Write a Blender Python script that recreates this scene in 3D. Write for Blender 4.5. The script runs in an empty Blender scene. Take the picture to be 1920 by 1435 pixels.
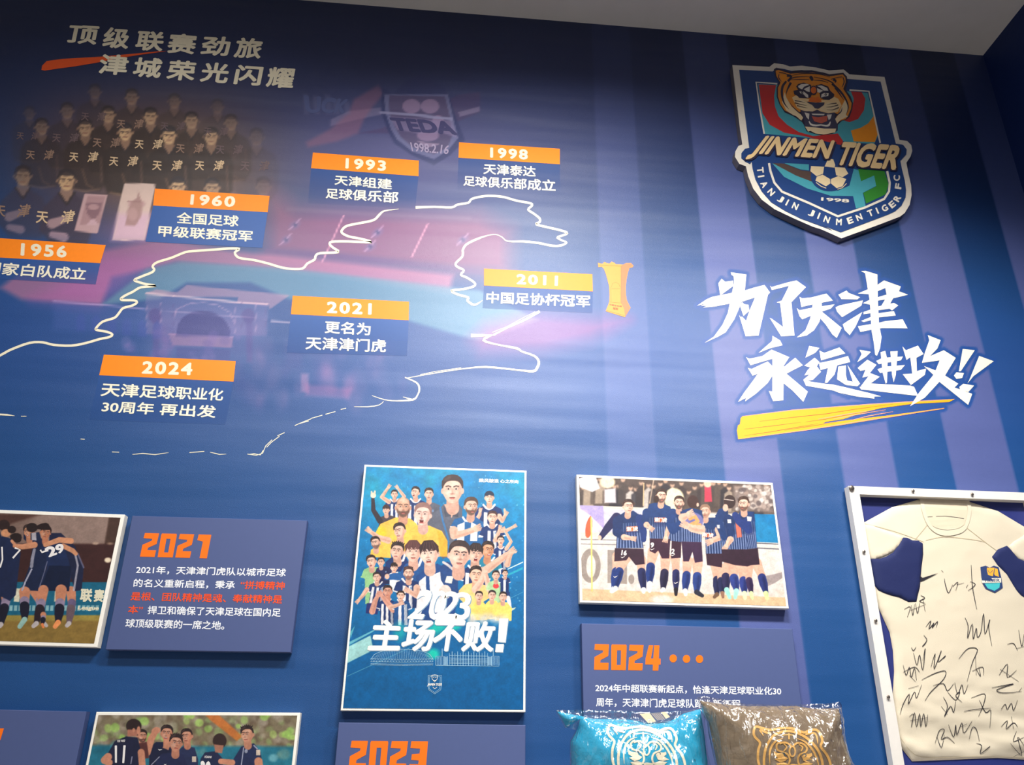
import bpy, bmesh, math, random
import numpy as np
from mathutils import Vector, Matrix
from mathutils.geometry import tessellate_polygon

# ------------------------------------------------------------------ camera
SC = bpy.context.scene
COL = SC.collection
FPX, CX, CY = 1531.7, 960.0, 717.5
YAW, PIT, ROL = (math.radians(a) for a in (4.784, 23.949, 0.746))
fwd = np.array([math.sin(YAW)*math.cos(PIT), math.cos(YAW)*math.cos(PIT), math.sin(PIT)])
rt0 = np.array([math.cos(YAW), -math.sin(YAW), 0.0]); up0 = np.cross(rt0, fwd)
RT = math.cos(ROL)*rt0 + math.sin(ROL)*up0
UP = -math.sin(ROL)*rt0 + math.cos(ROL)*up0
CAM = np.array([0.0, -3.0, 1.5])
cd = bpy.data.cameras.new('camera'); cam = bpy.data.objects.new('camera', cd); COL.objects.link(cam)
cd.sensor_width = 36; cd.lens = FPX/1920*36; cd.sensor_fit = 'HORIZONTAL'
M = Matrix.Identity(4)
for i in range(3):
    M[i][0] = RT[i]; M[i][1] = UP[i]; M[i][2] = -fwd[i]; M[i][3] = CAM[i]
cam.matrix_world = M; SC.camera = cam

# ------------------------------------------------------------------ world, lights, exposure
SC.view_settings.view_transform = 'Standard'; SC.view_settings.look = 'None'
SC.view_settings.gamma = 1.0; SC.view_settings.use_curve_mapping = False
SC.view_settings.exposure = 0.0
w = bpy.data.worlds.new('world'); SC.world = w; w.use_nodes = True
w.node_tree.nodes['Background'].inputs[0].default_value = (1.0, 0.98, 0.96, 1)
w.node_tree.nodes['Background'].inputs[1].default_value = 0.17

def area_light(loc, aim, sx, sy, power, colr, spread=180):
    l = bpy.data.lights.new('track_or_fill_light', 'AREA'); l.shape = 'RECTANGLE'; l.size = sx; l.size_y = sy
    l.energy = power; l.color = colr; l.spread = math.radians(spread)
    o = bpy.data.objects.new('track_or_fill_light', l); COL.objects.link(o); o.location = loc
    d = Vector(aim)-Vector(loc); o.rotation_euler = d.to_track_quat('-Z', 'Y').to_euler()
    return o
area_light((0.45, -1.85, 4.35), (0.5, 0, 1.9), 0.9, 0.2, 58, (1.0, 0.97, 0.92), 115)
area_light((1.8, -1.7, 4.0), (1.7, 0, 1.6), 0.5, 0.2, 27, (1.0, 0.95, 0.88), 108)
area_light((-1.25, -1.85, 4.35), (-1.3, 0, 1.9), 0.5, 0.2, 15, (1.0, 0.98, 0.96), 120)
area_light((0.0, -4.3, 4.80), (0.0, -4.3, 0.0), 1.2, 0.6, 110, (1.0, 0.97, 0.93))  # added downlight out of view; its bounce off the floor brightens the ceiling

# ------------------------------------------------------------------ projection helpers
def wall_point(x, y, t=0.0):
    """point of the plane y = -t that the photograph shows at pixel x, y"""
    x = np.asarray(x, float); y = np.asarray(y, float)
    d = fwd + np.multiply.outer((x-CX)/FPX, RT) - np.multiply.outer((y-CY)/FPX, UP)
    k = (-np.asarray(t)-CAM[1])/d[..., 1]
    return CAM + k[..., None]*d
def to_pixel(p):
    d = np.asarray(p)-CAM; z = d@fwd
    return CX+FPX*(d@RT)/z, CY-FPX*(d@UP)/z

def lin(c):
    c = np.asarray(c, float)/255.0
    return np.where(c <= 0.04045, c/12.92, ((c+0.055)/1.055)**2.4)

# ------------------------------------------------------------------ materials
MATS = {}
def mat(name, rgb=None, rough=0.5, metal=0.0, vcol=False, alpha=False, bump=0.0, bscale=(60, 60, 60), var=0.03, spec=0.5, coat=0.0):
    if name in MATS: return MATS[name]
    m = bpy.data.materials.new(name); m.use_nodes = True
    nt = m.node_tree; N = nt.nodes; L = nt.links; b = N['Principled BSDF']
    b.inputs['Roughness'].default_value = rough; b.inputs['Metallic'].default_value = metal
    b.inputs['Specular IOR Level'].default_value = spec; b.inputs['Coat Weight'].default_value = coat
    b.inputs['Coat Roughness'].default_value = 0.15
    tc = N.new('ShaderNodeTexCoord'); mp = N.new('ShaderNodeMapping'); L.new(tc.outputs['Object'], mp.inputs[0])
    mp.inputs['Scale'].default_value = bscale
    no = N.new('ShaderNodeTexNoise'); L.new(mp.outputs[0], no.inputs[0]); no.inputs['Scale'].default_value = 1.0; no.inputs['Detail'].default_value = 4
    mx = N.new('ShaderNodeMix'); mx.data_type = 'RGBA'; mx.blend_type = 'MULTIPLY'; mx.inputs[0].default_value = 1.0
    mr = N.new('ShaderNodeMapRange'); mr.inputs[3].default_value = 1-var*2; mr.inputs[4].default_value = 1+var*2
    L.new(no.outputs[0], mr.inputs[0]); L.new(mr.outputs[0], mx.inputs[7])
    if vcol:
        a = N.new('ShaderNodeAttribute'); a.attribute_name = 'Col'; L.new(a.outputs['Color'], mx.inputs[6])
        if alpha: L.new(a.outputs['Alpha'], b.inputs['Alpha'])
    else:
        mx.inputs[6].default_value = (*lin(rgb), 1)
    L.new(mx.outputs[2], b.inputs['Base Color'])
    if bump:
        bp = N.new('ShaderNodeBump'); bp.inputs['Strength'].default_value = 1.0; bp.inputs['Distance'].default_value = bump
        L.new(no.outputs[0], bp.inputs['Height']); L.new(bp.outputs[0], b.inputs['Normal'])
    MATS[name] = m
    return m

def wall_relief(m):
    """wallpaper on plaster: long shallow ripples along the courses plus a fine weave"""
    nt = m.node_tree; N = nt.nodes; L = nt.links; b = N['Principled BSDF']
    tc = N.new('ShaderNodeTexCoord')
    def noise(scale, det):
        mp = N.new('ShaderNodeMapping'); mp.inputs['Scale'].default_value = scale; L.new(tc.outputs['Object'], mp.inputs[0])
        n = N.new('ShaderNodeTexNoise'); n.inputs['Scale'].default_value = 1; n.inputs['Detail'].default_value = det; L.new(mp.outputs[0], n.inputs[0])
        return n.outputs[0]
    prev = None
    for sc, det, dist in (((0.5, 1, 4.5), 2.2, 0.012), ((4, 4, 24), 2, 0.0004), ((420, 420, 420), 2, 0.0006)):
        bp = N.new('ShaderNodeBump'); bp.inputs['Distance'].default_value = dist; bp.inputs['Strength'].default_value = 1
        L.new(noise(sc, det), bp.inputs['Height'])
        if prev: L.new(prev, bp.inputs['Normal'])
        prev = bp.outputs[0]
    L.new(prev, b.inputs['Normal'])
    return m

# ------------------------------------------------------------------ object helpers
def link(name, me, m=None, parent=None):
    o = bpy.data.objects.new(name, me); COL.objects.link(o)
    if m is not None and me is not None:
        for q in (m if isinstance(m, (list, tuple)) else [m]): me.materials.append(q)
    if parent is not None: o.parent = parent
    return o
def tag(o, label=None, cat=None, group=None, kind=None):
    if label: o['label'] = label
    if cat: o['category'] = cat
    if group: o['group'] = group
    if kind: o['kind'] = kind
    return o
def empty(name, loc, label, cat, group=None):
    o = link(name, None); o.location = loc
    return tag(o, label, cat, group)
def mesh_from(verts, faces, name='mesh', smooth=False):
    me = bpy.data.meshes.new(name); me.from_pydata([tuple(map(float, v)) for v in verts], [], [tuple(f) for f in faces]); me.update()
    if smooth: me.polygons.foreach_set('use_smooth', [True]*len(me.polygons))
    return me
def local(o, parent):
    """keep world placement of mesh data while parenting to an Empty that sits elsewhere"""
    o.parent = parent; o.matrix_parent_inverse = Matrix.Translation(-Vector(parent.location)); return o

def smooth_pts(pts, n=4, closed=True):
    p = np.array(pts, float); k = len(p); out = []
    rng = range(k if closed else k-1)
    for i in rng:
        a = p[(i-1) % k] if closed or i > 0 else p[i]; b = p[i]; c = p[(i+1) % k]
        d = p[(i+2) % k] if closed or i+2 < k else c
        for j in range(n):
            t = j/n
            out.append(0.5*((2*b)+(-a+c)*t+(2*a-5*b+4*c-d)*t*t+(-a+3*b-3*c+d)*t**3))
    if not closed: out.append(p[-1])
    return np.array(out)

def tri_poly(loops):
    """triangulate outline + holes given as arrays (n,2)"""
    vs = [[Vector((float(x), float(y), 0)) for x, y in lp] for lp in loops]
    t = tessellate_polygon(vs)
    flat = np.concatenate([np.asarray(lp, float) for lp in loops])
    return flat, [tuple(x) for x in t]

class Flat:
    """collects flat printed shapes (pixel outlines carried onto the plane y=-t) into one mesh"""
    def __init__(s, t, step=0.00015): s.v = []; s.f = []; s.mi = []; s.n = 0; s.k = 0; s.t = t; s.step = step; s.mats = []; s.lay = 0
    def add2(s, pts, tris, m, layer=None):
        if layer is None: layer = s.lay
        if m not in s.mats: s.mats.append(m)
        s.k += 1; off = layer*s.step + s.k*1.2e-6
        if callable(s.t):                             # ink on a curved surface: t is the surface's own height
            t_ = np.full(len(pts), s.t0)
            for _ in range(3): w_ = wall_point(pts[:, 0], pts[:, 1], t_); t_ = s.t(w_[:, 0], w_[:, 2])+s.lift+off
            w_ = wall_point(pts[:, 0], pts[:, 1], t_)
        else: w_ = wall_point(pts[:, 0], pts[:, 1], s.t + off)
        s.v.extend(w_.tolist()); s.f.extend([(a+s.n, b+s.n, c+s.n) for a, b, c in tris]); s.mi += [s.mats.index(m)]*len(tris); s.n += len(pts)
    def poly(s, loops, m, layer=None, fr=None, sm=0):
        if not hasattr(loops[0][0], '__len__'): loops = [loops]
        L_ = []
        for lp in loops:
            a = np.array(lp, float)
            if fr: a = a/fr[2]+np.array(fr[:2])
            if sm: a = smooth_pts(a, sm)
            L_.append(a)
        p, t = tri_poly(L_); s.add2(p, t, m, layer)
    def stroke(s, pts, wd, m, layer=None, fr=None, sm=0, closed=False):
        a = np.array(pts, float)
        if fr: a = a/fr[2]+np.array(fr[:2])
        w_ = np.full(len(a), wd, float) if np.isscalar(wd) else np.array(wd, float)
        if closed: a = np.vstack([a, a[:1]]); w_ = np.append(w_, w_[0])
        if sm:
            q = smooth_pts(np.column_stack([a, w_]), sm, closed=False); a = q[:, :2]; w_ = np.maximum(q[:, 2], .05)
        d = np.gradient(a, axis=0); d /= np.maximum(np.hypot(d[:, 0], d[:, 1]), 1e-6)[:, None]
        nrm = np.column_stack([-d[:, 1], d[:, 0]])
        l, r = a+nrm*w_[:, None]/2, a-nrm*w_[:, None]/2
        k = len(a); p = np.vstack([l, r]); t = []
        for i in range(k-1): t += [(i, i+1, k+i+1), (i, k+i+1, k+i)]
        s.add2(p, t, m, layer)
    def build(s, name, parent=None, label=None):
        me = mesh_from(s.v, s.f)
        o = link(name, me, s.mats, parent)
        me.polygons.foreach_set('material_index', s.mi)
        if label: o['label'] = label
        return o

# text: glyph outlines of the built-in font carried into a pixel quad
_tc = {}
def glyphs(txt, bold=0.0, spacing=1.0):
    k = (txt, bold, spacing)
    if k in _tc: return _tc[k]
    cu = bpy.data.curves.new('t', 'FONT'); cu.body = txt; cu.size = 1; cu.offset = bold; cu.resolution_u = 3
    cu.space_character = spacing
    o = bpy.data.objects.new('t', cu); COL.objects.link(o); bpy.context.view_layer.update()
    dg = bpy.context.evaluated_depsgraph_get(); me = o.evaluated_get(dg).to_mesh(); me.calc_loop_triangles()
    v = np.empty(len(me.vertices)*3); me.vertices.foreach_get('co', v); v = v.reshape(-1, 3)[:, :2].copy()
    t = np.empty(len(me.loop_triangles)*3, int); me.loop_triangles.foreach_get('vertices', t); t = t.reshape(-1, 3).tolist()
    o.evaluated_get(dg).to_mesh_clear(); bpy.data.objects.remove(o); bpy.data.curves.remove(cu)
    _tc[k] = (v, t); return v, t
def quad_map(v, quad, box=None):
    """affine/homography of the unit box of v to quad TL,TR,BR,BL"""
    lo, hi = (v.min(0), v.max(0)) if box is None else (np.array(box[:2]), np.array(box[2:]))
    u = (v-lo)/(hi-lo); uu, vv = u[:, 0], 1-u[:, 1]
    q = np.array(quad, float)
    dx1, dy1 = q[1]-q[2]; dx2, dy2 = q[3]-q[2]; sx, sy = q[0]-q[1]+q[2]-q[3]
    D = dx1*dy2-dx2*dy1; g = (sx*dy2-sy*dx2)/D; h = (dx1*sy-dy1*sx)/D
    a = q[1][0]-q[0][0]+g*q[1][0]; b = q[3][0]-q[0][0]+h*q[3][0]; c = q[0][0]
    d = q[1][1]-q[0][1]+g*q[1][1]; e = q[3][1]-q[0][1]+h*q[3][1]; f = q[0][1]
    w_ = g*uu+h*vv+1
    return np.column_stack([(a*uu+b*vv+c)/w_, (d*uu+e*vv+f)/w_])
def put_text(F, txt, quad, m, bold=0.02, spacing=1.0, layer=None, fr=None, shear=0.0, box=None):
    """bold: the glyphs are laid down several times, shifted by that part of an em, to thicken the strokes"""
    v, t = glyphs(txt, 0.0, spacing); q = np.array(quad, float)
    if bold:
        sh_ = [(0, 0)]+[(bold*math.cos(a), bold*math.sin(a)) for a in np.arange(6)*math.pi/3+.5]
        lo, hi = v.min(0)-bold, v.max(0)+bold
        if fr: q = q/fr[2]+np.array(fr[:2])
        for s_ in sh_: F.add2(quad_map(v+np.array(s_), q, (*lo, *hi) if box is None else box), t, m, layer)
        return
    if fr: q = q/fr[2]+np.array(fr[:2])
    if shear: v = np.column_stack([v[:, 0]+v[:, 1]*shear, v[:, 1]])
    F.add2(quad_map(v, q, box), t, m, layer)

# ------------------------------------------------------------------ printed pictures: painted on a fine grid of the sheet itself
class Sheet:
    def __init__(s, xs, zs, t, base, corners=None):
        s.xs, s.zs, s.t = np.asarray(xs, float), np.asarray(zs, float), t
        X, Z = np.meshgrid(s.xs, s.zs)
        if corners is not None:                      # TL TR BR BL of a sheet that hangs a little askew
            U = (X-X.min())/(X.max()-X.min()); V = (Z-Z.min())/(Z.max()-Z.min()); c = np.array(corners)[:, [0, 2]]
            XZ = [(c[3][k]*(1-U)+c[2][k]*U)*(1-V)+(c[0][k]*(1-U)+c[1][k]*U)*V for k in (0, 1)]; X, Z = XZ
        s.X, s.Z = X, Z
        s.PX, s.PY = to_pixel(np.stack([X, np.full_like(X, -t), Z], -1))
        s.c = np.empty(X.shape+(3,)); s.c[:] = base; s.fr = (0, 0, 1.0)
    def win(s, x0, y0, x1, y1):
        fx, fy, k = s.fr
        x0, x1, y0, y1 = fx+x0/k, fx+x1/k, fy+y0/k, fy+y1/k
        m = (s.PX >= x0) & (s.PX <= x1) & (s.PY >= y0) & (s.PY <= y1)
        r = np.flatnonzero(m.any(1)); c = np.flatnonzero(m.any(0))
        if len(r) == 0: return None
        sl = (slice(r[0], r[-1]+1), slice(c[0], c[-1]+1))
        return sl, (s.PX[sl]-fx)*k, (s.PY[sl]-fy)*k
    def put(s, sl, a, col, al=1.0):
        a = np.clip(a, 0, 1)[..., None]*al
        s.c[sl] = s.c[sl]*(1-a)+np.asarray(col, float)*a
    def ell(s, cx, cy, rx, ry, col, rot=0, soft=1.5, al=1.0):
        m = max(rx, ry)+soft*2; w_ = s.win(cx-m, cy-m, cx+m, cy+m)
        if w_ is None: return
        sl, x, y = w_; r = math.radians(rot); x = x-cx; y = y-cy
        u = x*math.cos(r)+y*math.sin(r); v = -x*math.sin(r)+y*math.cos(r)
        d = (np.sqrt((u/rx)**2+(v/ry)**2)-1)*min(rx, ry)
        s.put(sl, 0.5-d/soft, col, al)
    def poly(s, pts, col, soft=1.5, al=1.0, sm=0):
        p = np.array(pts, float).reshape(-1, 2)
        if sm: p = smooth_pts(p, sm)
        m = soft*2; w_ = s.win(p[:, 0].min()-m, p[:, 1].min()-m, p[:, 0].max()+m, p[:, 1].max()+m)
        if w_ is None: return
        sl, x, y = w_; d = np.full(x.shape, 1e9); ins = np.zeros(x.shape, bool)
        for i in range(len(p)):
            ax, ay = p[i-1]; bx, by = p[i]; ex, ey = bx-ax, by-ay; L2 = ex*ex+ey*ey+1e-9
            t = np.clip(((x-ax)*ex+(y-ay)*ey)/L2, 0, 1)
            d = np.minimum(d, (x-ax-t*ex)**2+(y-ay-t*ey)**2)
            if ay != by:
                ins ^= ((ay > y) != (by > y)) & (x < (bx-ax)*(y-ay)/(by-ay)+ax)
        d = np.sqrt(d); d = np.where(ins, -d, d); s.put(sl, 0.5-d/soft, col, al)
    def cap(s, pts, rad, col, soft=1.5, al=1.0):
        """tapered limb or stroke through pts with radii rad"""
        p = np.array(pts, float).reshape(-1, 2); r = np.full(len(p), rad, float) if np.isscalar(rad) else np.array(rad, float)
        m = r.max()+soft*2; w_ = s.win(p[:, 0].min()-m, p[:, 1].min()-m, p[:, 0].max()+m, p[:, 1].max()+m)
        if w_ is None: return
        sl, x, y = w_; d = np.full(x.shape, 1e9)
        for i in range(len(p)-1):
            ax, ay = p[i]; ex, ey = p[i+1]-p[i]; L2 = ex*ex+ey*ey+1e-9
            t = np.clip(((x-ax)*ex+(y-ay)*ey)/L2, 0, 1)
            d = np.minimum(d, np.hypot(x-ax-t*ex, y-ay-t*ey)-(r[i]+(r[i+1]-r[i])*t))
        s.put(sl, 0.5-d/soft, col, al)
    def blobs(s, n, box, size, cols, soft, al=1.0, seed=0, asp=1.0):
        rnd = random.Random(seed)
        for _ in range(n):
            q = rnd.uniform(*size); s.ell(rnd.uniform(box[0], box[2]), rnd.uniform(box[1], box[3]), q, q*asp*rnd.uniform(.8, 1.2), rnd.choice(cols), rnd.uniform(-20, 20), soft, al*rnd.uniform(.6, 1))
    def mesh(s):
        H, W = s.X.shape
        co = np.stack([s.X, np.full_like(s.X, -s.t), s.Z], -1).reshape(-1, 3)
        idx = np.arange(H*W).reshape(H, W)
        f = np.stack([idx[:-1, :-1], idx[:-1, 1:], idx[1:, 1:], idx[1:, :-1]], -1).reshape(-1, 4)
        me = bpy.data.meshes.new('print'); me.vertices.add(len(co)); me.vertices.foreach_set('co', co.ravel())
        me.loops.add(f.size); me.loops.foreach_set('vertex_index', f.ravel())
        me.polygons.add(len(f)); me.polygons.foreach_set('loop_start', np.arange(0, f.size, 4)); me.polygons.foreach_set('loop_total', np.full(len(f), 4))
        me.update(calc_edges=True)
        a = me.color_attributes.new('Col', 'FLOAT_COLOR', 'POINT')
        c = np.concatenate([lin(np.clip(s.c.reshape(-1, 3), 0, 255)), np.ones((len(co), 1))], 1)
        a.data.foreach_set('color', c.ravel().astype(np.float32))
        return me
def vnoise(X, Z, seed=0, oct=4):
    """smooth value noise, numpy"""
    rs = np.random.RandomState(seed); out = 0; amp = 1; tot = 0
    for o in range(oct):
        g = rs.rand(64, 64); x = X*2**o; z = Z*2**o
        xi = np.floor(x).astype(int); zi = np.floor(z).astype(int); fx = x-xi; fz = z-zi
        fx = fx*fx*(3-2*fx); fz = fz*fz*(3-2*fz)
        A = g[zi % 64, xi % 64]; B = g[zi % 64, (xi+1) % 64]; C_ = g[(zi+1) % 64, xi % 64]; D = g[(zi+1) % 64, (xi+1) % 64]
        out = out+amp*((A*(1-fx)+B*fx)*(1-fz)+(C_*(1-fx)+D*fx)*fz); tot += amp; amp *= .5
    return out/tot
def sstep(a, b, x):
    t = np.clip((x-a)/(b-a), 0, 1); return t*t*(3-2*t)
# ------------------------------------------------------------------ setting
CEIL = 4.847; XR = 2.715; XL = -4.2; ZB = 0.0; YF = -5.2
def box_faces(): return [(0, 1, 2, 3), (4, 7, 6, 5), (0, 4, 5, 1), (1, 5, 6, 2), (2, 6, 7, 3), (3, 7, 4, 0)]
def box(name, a, b, m, parent=None):
    v = [(a[0], a[1], a[2]), (b[0], a[1], a[2]), (b[0], a[1], b[2]), (a[0], a[1], b[2]),
         (a[0], b[1], a[2]), (b[0], b[1], a[2]), (b[0], b[1], b[2]), (a[0], b[1], b[2])]
    return link(name, mesh_from(v, box_faces()), m, parent)
M_ceil = mat('ceiling_plaster', (222, 218, 214), 0.9, bump=0.002, bscale=(9, 9, 9), spec=0.1)
M_dark = mat('navy_wallpaper', (20, 40, 92), 0.5, bump=0.001, bscale=(30, 30, 30), spec=0.2)
M_floor = mat('pale_floor', (206, 200, 192), 0.4)
c_ = box('ceiling', (XL, YF, CEIL), (XR+.1, 0.1, CEIL+.1), M_ceil); tag(c_, 'plain pale grey ceiling above the mural wall', kind='structure')
r_ = box('wall_right', (XR, YF, ZB), (XR+.1, 0.1, CEIL), M_dark); tag(r_, 'dark navy side wall at the right edge', kind='structure')
f_ = box('floor', (XL, YF, -0.1), (XR+.1, 0.1, 0), M_floor); tag(f_, kind='structure')

# outlines of the brushed slogan characters (pixel frames of three close-ups)
GS, GT, GU = (1300, 490, 4.947), (1560, 490, 4.222), (1370, 730, 4.267)
def Kp(fr, *p): return [(fr[0]+a/fr[2], fr[1]+b/fr[2]) for a, b in p]
SLOGAN = [Kp(GS, *p) for p in (
 [(348,103),(492,123),(475,300),(440,400),(380,540),(300,660),(230,700),(105,757),(190,700),(270,590),(320,480),(350,330),(378,200),(374,140),(352,125)],
 [(262,162),(295,190),(370,180),(372,228),(250,318),(232,205)],
 [(36,412),(120,355),(170,332),(300,305),(480,270),(560,245),(660,220),(712,290),(692,312),(560,340),(455,375),(330,395),(200,420),(90,430),(130,412),(70,415),(120,392)],
 [(600,240),(660,220),(712,290),(692,312),(605,690),(485,697),(425,500),(440,520),(450,512),(490,552),(522,455),(575,330)],
 [(455,380),(470,398),(512,405),(519,460),(465,508),(432,410)],
 [(712,228),(725,240),(880,195),(958,178),(1045,240),(910,380),(938,690),(815,697),(708,525),(730,535),(832,610),(805,388),(772,382),(820,365),(888,228),(728,268)],
 [(985,330),(1010,345),(1100,335),(1235,300),(1295,365),(1110,400),(1002,425)],
 [(960,435),(985,455),(1110,430),(1310,400),(1275,440),(1190,468),(1080,510),(1010,540),(985,510)],
 [(1110,385),(1190,375),(1195,470),(1170,560),(1120,640),(1050,690),(960,707),(1040,640),(1085,530)],
 [(1150,480),(1195,470),(1376,618),(1330,712),(1290,680),(1230,590),(1160,510)],
 [(605,850),(730,740),(735,692),(805,735),(828,780),(720,805)],
 [(490,890),(520,905),(640,880),(725,820),(890,890),(838,970),(835,1290),(740,1298),(700,1205),(732,1208),(733,905),(530,965)],
 [(505,990),(540,1000),(690,930),(735,975),(735,1060),(690,1130),(580,1230),(480,1300),(490,1268),(415,1305),(470,1220),(560,1100),(600,1042),(550,1062)],
 [(835,985),(945,895),(1015,965),(850,1050)], [(835,1020),(1062,1210),(1020,1305),(920,1200),(835,1130)],
 [(1040,895),(1075,785),(1170,805),(1130,850)],
 [(1030,970),(1125,895),(1170,935),(1145,975),(1185,1025),(1110,1100),(1060,1110),(1022,1098),(1080,1050),(1030,1060),(1060,1010),(1085,985)],
 [(1170,830),(1215,850),(1355,800),(1410,855),(1185,920)], [(1165,945),(1290,920),(1435,880),(1455,935),(1350,962),(1180,1010)],
 [(1250,985),(1335,965),(1310,1050),(1240,1130),(1220,1128)])]
SLOGAN += [Kp(GS, (1020,1100),(1090,1118),(1240,1140))+Kp(GT, (0,975),(100,997),(300,1045),(388,1070),(335,1072),(335,1088),(200,1072),(50,1040))+Kp(GS, (1440,1255),(1300,1200),(1045,1155))]
SLOGAN += [Kp(GT, *p) for p in (
 [(50,835),(110,825),(110,900),(120,945),(165,955),(122,820),(135,840),(222,970),(200,990),(110,980),(40,935)],
 [(50,265),(115,232),(130,250),(222,285),(200,302),(75,300)], [(28,365),(60,350),(245,310),(232,352),(80,443),(40,400)], [(85,500),(130,470),(240,402),(185,520),(140,585),(100,545)],
 [(230,78),(265,76),(360,105),(360,180),(365,350),(372,490),(384,560),(392,600),(380,690),(356,748),(342,742),(330,640),(315,560),(310,500),(300,320),(280,200),(262,95)],
 [(355,190),(412,152),(545,200),(530,238),(480,300),(440,372),(392,350),(435,280),(422,212),(360,238)],
 [(205,255),(285,222),(295,262)], [(362,285),(440,262),(530,238),(602,265),(500,290),(362,312)], [(245,332),(305,302),(305,345)],
 [(365,358),(490,330),(525,350),(475,390),(455,376),(368,388)], [(250,402),(305,383),(305,412),(250,420)], [(368,412),(490,395),(505,430),(368,445)], [(232,472),(312,440),(312,466),(250,482)],
 [(205,515),(360,490),(420,475),(560,460),(598,532),(400,530),(300,545),(225,560)],
 [(200,800),(235,735),(218,702),(240,705),(308,718),(270,755)], [(203,845),(280,780),(352,820),(300,885),(378,915),(300,972),(228,990),(290,910),(240,922),(265,860),(225,868)],
 [(218,997),(300,968),(620,985),(650,995),(682,1066),(640,1062),(230,1015)], [(350,790),(400,765),(562,755),(545,785),(370,815)], [(360,855),(420,835),(578,822),(545,860),(380,885)],
 [(385,720),(422,710),(440,790),(435,960),(425,970),(400,880)], [(462,715),(520,712),(505,900),(488,958),(475,900)],
 [(558,675),(585,705),(680,668),(725,735),(668,765),(672,870),(745,850),(735,900),(625,980),(560,895),(635,890),(620,760),(590,782)],
 [(730,740),(770,625),(758,585),(860,625),(835,690),(775,752),(885,705),(980,765),(895,905),(1000,970),(970,1000),(1110,1050),(1078,1138),(850,955),(735,1080),(618,1148),(690,1040),(803,900),(728,830),(820,865),(852,785),(712,805)],
 [(1035,695),(1130,705),(1020,870),(1004,872)], [(965,905),(985,880),(1045,885),(1030,925),(985,932)], [(1165,750),(1280,792),(1120,910),(1072,968),(1085,945)], [(1008,995),(1040,970),(1125,985),(1080,1035),(1015,1020)])]
BRUSH = [Kp(GU, (80,232),(95,215),(500,165),(1100,120),(1500,95),(1795,78),(1750,102),(1450,118),(1200,152),(1050,190),(900,240),(760,262),(700,300),(300,350),(60,402),(50,330),(58,290),(74,280)),
         Kp(GU, (300,350),(640,290),(860,258),(1000,240),(1250,212),(1712,150),(1700,158),(1250,228),(900,285),(600,330),(60,402))]
# ------------------------------------------------------------------ the mural wall: its print lives in the colour of the wallpaper
gx = np.concatenate([[XL, -3.4, -2.8], np.arange(-2.45, XR, 0.0072), [XR]])
gz = np.concatenate([[0, 0.7], np.arange(1.25, CEIL, 0.0072), [CEIL]])
S = Sheet(gx, gz, 0.0, (16, 68, 124))
PX, PY, X, Z = S.PX, S.PY, S.X, S.Z
def blend(col, a):
    a = np.clip(a, 0, 1)[..., None]; S.c[:] = S.c*(1-a)+np.asarray(col, float)*a
def rbox(x0, x1, y0, y1, e):
    return sstep(x0-e, x0+e, PX)*(1-sstep(x1-e, x1+e, PX))*sstep(y0-e, y0+e, PY)*(1-sstep(y1-e, y1+e, PY))
vn = vnoise((X+5)*3, (Z+5)*3, 3)
# light fall-off at the top painted as darker navy; violet dusk over the middle
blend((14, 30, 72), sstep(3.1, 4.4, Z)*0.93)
blend((44, 66, 150), sstep(2.3, 3.0, Z)*(1-sstep(3.0, 3.6, Z))*0.25)
blend((92, 84, 130), np.exp(-((PX-740)/420)**2-((PY-300)/170)**2)*0.75)
# stripes on the right
bx = [wall_point(x, 868)[0] for x in (1140, 1231, 1357, 1463, 1577, 1677, 1783, 1897)]
dxs = bx[7]-bx[5]; bx += [bx[7]+(bx[6]-bx[5])*1.0, bx[7]+dxs]
for i, (a, b) in enumerate(((0, 1), (2, 3), (4, 5), (6, 7), (8, 9))):
    e = 0.006; m = sstep(bx[a]-e, bx[a]+e, X)*(1-sstep(bx[b]-e, bx[b]+e, X))
    blend((86, 92, 146), m*(0.45 if i == 0 else 0.85)*(1-0.6*sstep(3.4, 4.6, Z)))  # stripes fade upwards too: the dim top is painted into their colour
for p_ in SLOGAN+BRUSH: S.poly(p_, (16, 66, 136), soft=2.5); S.cap(p_+p_[:1], 6.0, (16, 66, 136), soft=2.5)
# athletics track and stands (magenta dusk), pitch (blue-green)
trk = np.array([(0, 520), (60, 470), (150, 455), (420, 440), (510, 350), (560, 392), (800, 395), (960, 360), (1100, 430), (1110, 700), (930, 620), (900, 540), (520, 500), (335, 495), (240, 530), (170, 570), (40, 560)])
S.poly([(500, 352), (560, 392), (810, 398), (900, 400), (960, 430), (960, 520), (850, 515), (500, 480)], (138, 80, 116), soft=50, al=.8)
S.poly([(430, 470), (520, 478), (850, 515), (845, 550), (640, 520), (500, 505), (330, 492), (210, 520), (190, 572), (40, 562), (0, 540), (60, 490), (190, 470), (300, 450)], (178, 108, 140), soft=12, al=.72)
S.poly([(100, 540), (200, 470), (330, 470), (210, 560), (180, 575), (60, 562)], (176, 84, 160), soft=40, al=.45)
S.poly([(340, 491), (520, 502), (640, 515), (900, 545), (1010, 600), (900, 640), (760, 600), (540, 560), (470, 530), (350, 530), (300, 560), (190, 572), (245, 530), (275, 505)], (84, 126, 152), soft=8, al=.8)
S.cap([(500, 470), (640, 481), (820, 500), (930, 515)], 4, (92, 70, 120), soft=4, al=.7)
S.cap([(540, 392), (700, 402), (880, 410)], 3, (120, 100, 130), soft=8, al=.6)
for x0, y0, x1, y1 in ((644, 405, 605, 490), (802, 420, 772, 482)): S.cap([(x0, y0), (x1, y1)], 1.2, (214, 150, 176), soft=2, al=.8)
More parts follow.
